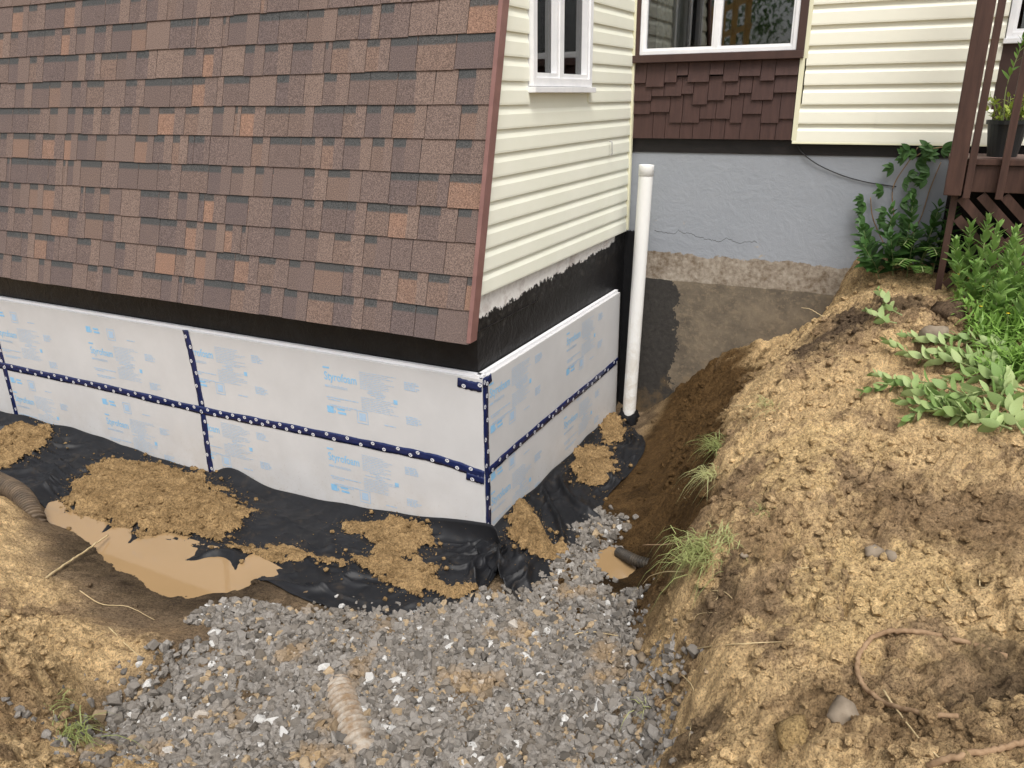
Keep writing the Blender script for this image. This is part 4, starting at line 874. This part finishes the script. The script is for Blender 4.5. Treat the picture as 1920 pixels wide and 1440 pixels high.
# upright sedum clump
def up_plant(name, label, cat, px, py, hgt, kind, n, size, lean=(0, 0), group=None, r=.005, whorl=2, Pw=None, mat='stem', spread=.8):
    P = ground_hit(px, py) if Pw is None else np.array(Pw); e = plant(name, label, cat, P, group); x, y = lean
    stalk(e, [(0, 0, -.02), (x*.3, y*.3, hgt*.35), (x*.7, y*.7, hgt*.7), (x, y, hgt)], r, kind, n, size, spread, whorl, mat=mat); return e
SED = [(1800,555,.36,-.08),(1830,548,.48,.0),(1865,555,.42,.03),(1890,590,.38,.0),(1810,545,.44,-.05),(1845,560,.46,.0),(1880,575,.40,.02),(1905,560,.44,.05),(1860,610,.3,.0),(1900,630,.3,.03),(1825,580,.3,-.06),(1918,600,.36,.02)]
for i, (px, py, hh, lx) in enumerate(SED):
    up_plant('sedum_plant', 'upright pale green fleshy-leaved stalk growing below the deck', 'plant', px, py, hh, 'sedum', 17, .12, (lx, random.uniform(-.05, .05)), 'sedum stalks below the deck', .006, 2)
# dark leafy shrub against the foundation
for i, (px, py, hh, lx, ly) in enumerate([(1640,515,.36,-.16,-.05),(1665,512,.46,-.07,-.05),(1690,515,.52,.0,0),(1720,515,.48,.05,-.04),(1650,520,.26,-.2,-.1),(1745,520,.42,.04,-.04),(1700,520,.36,-.05,-.1),(1675,518,.3,-.1,-.08),(1765,522,.5,.0,.0)]):
    up_plant('leafy_weed', 'dark green broad-leaved weed at the foot of the grey foundation wall', 'plant', px, py, hh, 'dark', 11, .15, (lx, ly), 'dark weeds along the foundation wall', .004, 2, spread=1.1)
# creeper climbing the wall
cr = plant('creeper', 'creeper vine climbing the grey wall to the cream siding', 'vine', H(2.0, 2.66, .40))
def hl(X, Y, z): return H(X, Y, z)-H(2.0, 2.66, .40)
for path in ([(2.0, 2.66, .4), (2.02, 2.65, .7), (1.98, 2.65, .95), (2.06, 2.64, 1.15), (2.1, 2.6, 1.24)], [(2.05, 2.66, .4), (2.18, 2.65, .7), (2.22, 2.65, .95), (2.26, 2.64, 1.14)], [(2.0, 2.66, .5), (1.88, 2.65, .72), (1.84, 2.64, .88)], [(2.06, 2.64, 1.15), (2.16, 2.62, 1.22), (2.28, 2.6, 1.25)]):
    P = np.array(bez([hl(*q) for q in path], 8)); mb = MB(); tube(mb, P, .004, 5); mb.build('stem', M['root'], cr, smooth=True)
    for i in range(1, len(P), 2):
        side = random.choice([-1, 1]); b = P[i]; pet = b+NX*side*random.uniform(.03, .08)-NY*random.uniform(.02, .05)+np.array([0, 0, random.uniform(-.02, .03)])
        for a in (-1.0, -.5, 0, .5, 1.0):
            d = NX*(side*math.cos(a))+np.array([0, 0, math.sin(a)-.35])-NY*random.uniform(.1, .5); put_leaf('dark', cr, pet, d, -NY+np.array([0, 0, .5])+rv(.15), random.uniform(.05, .085))
# fern-like tansy
Pf = ground_hit(1715, 515); tn = plant('tansy_plant', 'feathery green plant with toothed leaflets in front of the dark weeds', 'plant', Pf)
for (dx, dy, hz, L_) in [(-.22, -.22, .14, .3), (-.02, -.25, .22, .3), (.10, -.2, .26, .26), (-.1, -.28, .1, .26), (.16, -.1, .3, .24), (-.15, -.1, .26, .26)]:
    P = np.array(bez([(0, 0, 0), (dx*.4, dy*.4, hz*.8), (dx*.8, dy*.8, hz*1.05), (dx*1.15, dy*1.15, hz*.9)], 8)); mb = MB(); tube(mb, P, .003, 5); mb.build('stem', M['stem'], tn, smooth=True)
    for i in range(6, len(P)):
        ax_ = P[i]-P[i-1]; ax_ /= np.linalg.norm(ax_); s_ = np.cross(ax_, [0, 0, 1]); s_ /= np.linalg.norm(s_)
        for sg in (-1, 1):
            if i % 2 == 0: put_leaf('fern', tn, P[i], s_*sg+ax_*.35, (0, 0, 1), .095*(1-.6*(i/len(P)-.3)), 'leaflet')
# uprooted, wilting sedum stems on the mound
UP = [((1880,800),(1790,750),(1700,735),(1620,745)),((1900,760),(1800,700),(1720,690),(1660,660)),((1915,820),(1840,780),(1760,790),(1690,770)),((1900,720),(1820,690),(1750,660),(1690,640)),((1915,780),(1870,740),(1800,720),(1740,745)),((1890,830),(1850,810),(1800,790),(1750,775)),((1918,700),(1870,670),(1810,655),(1760,650)),((1915,830),(1890,790),(1880,750),(1850,720)),((1800,760),(1740,770),(1690,740),(1640,720)),((1919,760),(1890,730),(1860,700),(1820,680)),((1905,800),(1850,760),(1790,770),(1720,755)),((1900,690),(1850,700),(1790,690),(1740,680)),((1860,790),(1800,800),(1740,790),(1700,795))]
for i, path in enumerate(UP):
    G_ = [ground_hit(*p) for p in path]; b = G_[0]; e = plant('uprooted_stalk', 'limp pale green fleshy-leaved stalk lying uprooted on the soil mound', 'plant', b, 'uprooted stalks on the mound')
    pts = [g_-b+np.array([0, 0, .03+.05*random.random()]) for g_ in G_]; stalk(e, pts, .0065, 'wilt', 15, .098, 1.0, 2, .15, taper=.4)
for path in [((1690,600),(1665,585),(1655,565),(1645,550)),((1680,615),(1660,610),(1640,600),(1625,590))]:
    G_ = [ground_hit(*p) for p in path]; b = G_[0]; e = plant('uprooted_stalk', 'small limp green sprig tucked into the dark crest of the mound', 'plant', b, 'sprigs in the crest of the mound')
    stalk(e, [g_-b+np.array([0, 0, .03]) for g_ in G_], .004, 'wilt', 7, .085, 1., 2, .2)
# low weeds on the right, one mass
wm = MB(); random.seed(21)
def blade(mb, p, d, L_, w_, droop):
    d = np.array(d)/np.linalg.norm(d); s_ = np.cross(d, [0, 0, 1.]); s_ = s_/(np.linalg.norm(s_)+1e-6)*w_/2; v = []
    for i in range(4):
        t = i/3; c = p+d*L_*t-np.array([0, 0, droop*L_*t*t]); k_ = (1-t)**.7 if i else .8; v += [c-s_*k_, c+s_*k_]
    mb.add(v, [(0,1,3,2), (2,3,5,4), (4,5,7,6)])
for i in range(520):
    px = random.uniform(1700, 1960); py = random.uniform(545, 720)
    if px < 1790+(py-560)*.45: continue
    P = ground_hit(px, py)
    for k_ in range(7): blade(wm, P+rv(.03)*np.array([1, 1, 0])+np.array([0, 0, random.uniform(0, .1)]), rv(.6)+np.array([0, 0, .7]), random.uniform(.06, .14), random.uniform(.01, .026), random.uniform(.1, .6))
o = wm.build('weed_cover', M['leaf_weed'], None); tag(o, 'low mass of green weeds at the edge of the mound', 'weeds', kind='stuff')
for (px, py) in [(1812,570),(1835,585),(1865,600),(1790,560),(1830,625),(1880,640)]:
    P = ground_hit(px, py); e = plant('flower', 'tiny yellow flower among the green weeds', 'flower', P, 'yellow flowers among the weeds'); mb = MB(); tube(mb, [(0, 0, 0), (.005, 0, .1), (0, .004, .16)], .0015, 4); mb.build('stem', M['stem'], e)
    mb = MB()
    for a in range(6): blade(mb, np.array([0, .004, .16]), (math.cos(a*1.05), math.sin(a*1.05), .3), .013, .008, .2)
    mb.build('petals', M['flower'], e)
# grass tufts
def tuft(label, px, py, n, L_, hang=0., toward=(0, 0)):
    P = ground_hit(px, py); e = plant('grass_tuft', label, 'grass', P); mb = MB()
    for i in range(n):
        d = rv(.45)+np.array([toward[0], toward[1], .75]); blade(mb, rv(.026+.00013*n)*np.array([1, 1, .3]), d, random.uniform(.5, 1.15)*L_*1.35, random.uniform(.003, .0065), random.uniform(.3, .9)+hang)
    mb.build('blades', M['grass'], e); return e
tuft('thick grass tuft hanging over the bank above the small puddle', 1322, 1035, 280, .145, .5, (-.6, .25))
tuft('flattened grass tuft just behind the thick one on the bank', 1365, 1012, 140, .12, .3, (.2, .1))
tuft('pale grass tuft on the bank edge under the limp stalks', 1352, 835, 130, .15, .3, (-.6, .2))
tuft('small grass tuft on the bank edge between two larger ones', 1338, 890, 90, .13, .4, (-.7, .2))
tuft('sparse grass tuft on the mound near a pale pebble', 1432, 962, 26, .11, .1)
tuft('thin grass tuft at the upper bank edge by a dry twig', 1440, 762, 40, .12, .3, (-.5, .1))
tuft('yellow green grass tuft low on the bank beside the gravel', 118, 1385, 120, .14, .4, (.3, .1))
tuft('few grass blades on the low bank beside the gravel', 95, 1320, 22, .1, .4, (.3, .1))
tuft('few dry grass blades where the gravel meets the steep bank', 1215, 1330, 16, .09, .3, (-.4, 0))
# potted plant on the deck
pp = empty('potted_plant', 'lime green plant in a black pot on the deck', 'potted plant', H(2.60, 2.36, 1.206), -YAW)
mb = MB(); seg = 24; prof = [(.001, .0), (.085, .0), (.115, .2), (.125, .2), (.125, .225), (.112, .225), (.11, .19), (.001, .19)]
mb.add([(r_*math.cos(2*math.pi*k_/seg), r_*math.sin(2*math.pi*k_/seg), h) for r_, h in prof for k_ in range(seg)], [(i*seg+k_, i*seg+(k_+1) % seg, (i+1)*seg+(k_+1) % seg, (i+1)*seg+k_) for i in range(len(prof)-1) for k_ in range(seg)]); mb.build('pot', M['pot'], pp, smooth=False)
for i in range(26):
    a = random.uniform(0, 6.28); r_ = random.uniform(.02, .1); hh = random.uniform(.08, .24); b = np.array([r_*.5*math.cos(a), r_*.5*math.sin(a), .19]); t_ = np.array([r_*1.4*math.cos(a), r_*1.4*math.sin(a), .19+hh])
    mb = MB(); tube(mb, [b, (b+t_)/2+np.array([0, 0, .02]), t_], .0018, 4); mb.build('stem', M['stem'], pp)
    for k_ in range(8): q = b+(t_-b)*random.uniform(.3, 1); put_leaf('lime', pp, q, rv(.6)+np.array([0, 0, .2]), (0, 0, 1), random.uniform(.025, .045))
stalk(pp, [(-.03, -.02, .2), (-.05, -.03, .42), (-.02, -.03, .62), (-.01, -.02, .72)], .004, 'weed', 16, .09, .8, 1, .4)

# ================================================================== ROOTS, STICKS, STONES
def root(name, label, pix, r, mat='root', lift=.006, group=None, taper=.5, zs_=None):
    G_ = [ground_hit(*p) if zs_ is None else at(*p, zs_[i]) for i, p in enumerate(pix)]; b = G_[0].copy(); P = bez([g_-b+np.array([0, 0, lift]) for g_ in G_], 10)
    P = [p+rv(r*.18) for p in P]; mb = MB(); tube(mb, P, r, 8, rfun=lambda u: r*(1-taper*u)); o = mb.build(name, M[mat], None, b, smooth=True); tag(o, label, 'root' if 'root' in name else 'stick', group); return o
root('tree_root', 'thick brown root curving in a loop on the near sandy mound', [(1888,1240),(1800,1210),(1710,1192),(1645,1198),(1610,1235),(1612,1285),(1655,1325),(1720,1345),(1795,1352)], .0095, lift=.018, taper=.2)
root('tree_root', 'brown root crossing the soil below the looped root', [(1735,1445),(1800,1425),(1870,1412),(1935,1395)], .009, lift=.015, taper=.1)
root('thin_root', 'thin pale root hanging straight across the looped root', [(1655,1300),(1690,1350),(1730,1400),(1775,1440)], .0035, 'straw', .012)
root('thin_root', 'thin pale root lying crosswise on the bank above the gravel', [(1240,1235),(1300,1220),(1370,1212),(1440,1208),(1490,1205)], .003, 'straw', .008)
root('thin_root', 'thin pale root running down the steep bank beside the gravel', [(1270,1260),(1298,1290),(1300,1330),(1290,1400)], .003, 'straw', .006)
root('thin_root', 'thin yellowish root lying over the gravel beside the bank', [(1030,1215),(1065,1200),(1110,1192),(1170,1202)], .004, 'straw', .025)
root('thin_root', 'brown root poking out of the bank over the small puddle', [(1330,1020),(1300,1012),(1255,1020),(1205,1022)], .0045, 'root', .0, None, .5, [-.36,-.4,-.5,-.6])
root('thin_root', 'thin root dangling from the bank below the thick grass', [(1290,1072),(1250,1072),(1220,1080),(1205,1095)], .003, 'straw', .0, None, .5, [-.5,-.6,-.75,-.85])
root('thin_root', 'dry twig standing off the bank edge near the end of the pit', [(1450,765),(1420,770),(1395,760),(1370,762)], .003, 'straw', .0, None, .5, [-.08,-.12,-.15,-.18])
root('thin_root', 'dry root poking from the crest in front of the bare concrete', [(1565,602),(1540,592),(1520,580),(1503,577)], .004, 'straw', .0, None, .5, [.1,.1,.12,.12])
root('stick', 'short brown stick leaning in the pit by the crest', [(1555,628),(1525,636),(1495,647)], .008, 'root', .0, None, .3, [.0,-.04,-.08])
root('stick', 'pale bare stick lying over the edge of the large puddle', [(80,1088),(120,1060),(165,1030),(203,1003)], .008, 'straw', .0, None, .35, [-.93,-1.0,-1.06,-1.1])
root('thin_root', 'thin pale twig on the dark mud below the puddle', [(150,1110),(190,1135),(240,1140),(290,1165)], .003, 'straw', .01)
root('thin_root', 'thin twig slanting over the tan bank into the mud', [(205,1180),(235,1210),(262,1235)], .004, 'straw', .012)
random.seed(5)
for i in range(16):
    px, py = random.choice([(1290,1180),(1310,1100),(1340,930),(1400,800),(1530,650),(1600,600),(1270,1330),(1650,1180),(1480,1060),(1800,1120)]); px += random.uniform(-40, 40); py += random.uniform(-30, 30)
    a = random.uniform(0, 6.28); L_ = random.uniform(25, 60); root('thin_root', 'hair-thin pale rootlet lying in the loose soil of the right bank', [(px, py), (px+L_*.5*math.cos(a), py+L_*.4*math.sin(a)), (px+L_*math.cos(a+.4), py+L_*.7*math.sin(a+.4))], .0022, 'straw', .008, 'rootlets in the right bank')
for (px, py, s_, lab, mt) in [(1640,1040,.035,'pale round stone at the edge of the cracked sand','stone'),(1670,1045,.025,'smaller grey stone beside the pale round one','stone'),(1585,1345,.05,'grey-brown stone below the looped root','stone'),(1490,1385,.06,'big light sandy clod at the foot of the mound','sandclod'),(1750,630,.07,'pale round stone half sunk behind the limp stalks','stone'),(1780,590,.09,'dark rooty clod on the crest beside the weeds','darkclod'),(1395,1043,.016,'white pebble behind the thick grass tuft','stone'),(1205,1235,.03,'dark wet stone stuck in the bank above the gravel','stone')]:
    P = ground_hit(px, py); v, t = LUMPS[int(px) % 8]; o = link('clod' if 'clod' in lab else 'stone', mesh('stone', v*np.array([1.15, .9, .75])*s_, [tuple(q) for q in t], M[mt], True), None, P+np.array([0, 0, s_*.25]), (0, 0, px)); tag(o, lab, 'clod' if 'clod' in lab else 'stone')
rl = empty('lumber_railing', 'yellow new lumber railing across the yard, mirrored in the slider window', 'railing', (-5.2, -1.6, .0), R(38))
for k_ in range(5): MB().box((-2+k_*1.0, -.045, -.3), (-1.91+k_*1.0, .045, 3.3)).build('post', M['lumber'], rl, bevel=.004)
for z_ in (2.25, 2.65, 3.1): MB().box((-2.2, -.02, z_), (2.3, .02, z_+.09)).build('rail', M['lumber'], rl, bevel=.004)
for k_, (x_, y_) in enumerate([(-9.5, -6.5), (-12, -3.2)]):
    tr = empty('tree', ['leafy tree across the yard, mirrored in the slider window glass', 'leafy tree beyond the lumber railing across the yard'][k_], 'tree', (x_, y_, -.2))
    mb = MB(); tube(mb, bez([(0, 0, 0), (.05, .03, 1.5), (-.05, .1, 3), (.1, 0, 5)], 6), .18, 10, rfun=lambda u: .2*(1-.7*u)); mb.build('trunk', M['root'], tr, smooth=True)
    mb = MB(); rg = np.random.default_rng(k_+5)
    for _ in range(90):
        cc = rg.normal(0, 1, 3); cc = cc/np.linalg.norm(cc)*rg.uniform(.4, 1)*np.array([2.2, 2.2, 2.0])+np.array([0, 0, 4.]); 
        for _ in range(45): blade(mb, cc+rg.normal(0, .33, 3), rg.normal(0, 1, 3), rg.uniform(.1, .2), rg.uniform(.06, .1), .2)
    mb.build('crown', M['leaf_dark'], tr)['kind'] = 'stuff'
print('objects', len(bpy.data.objects))
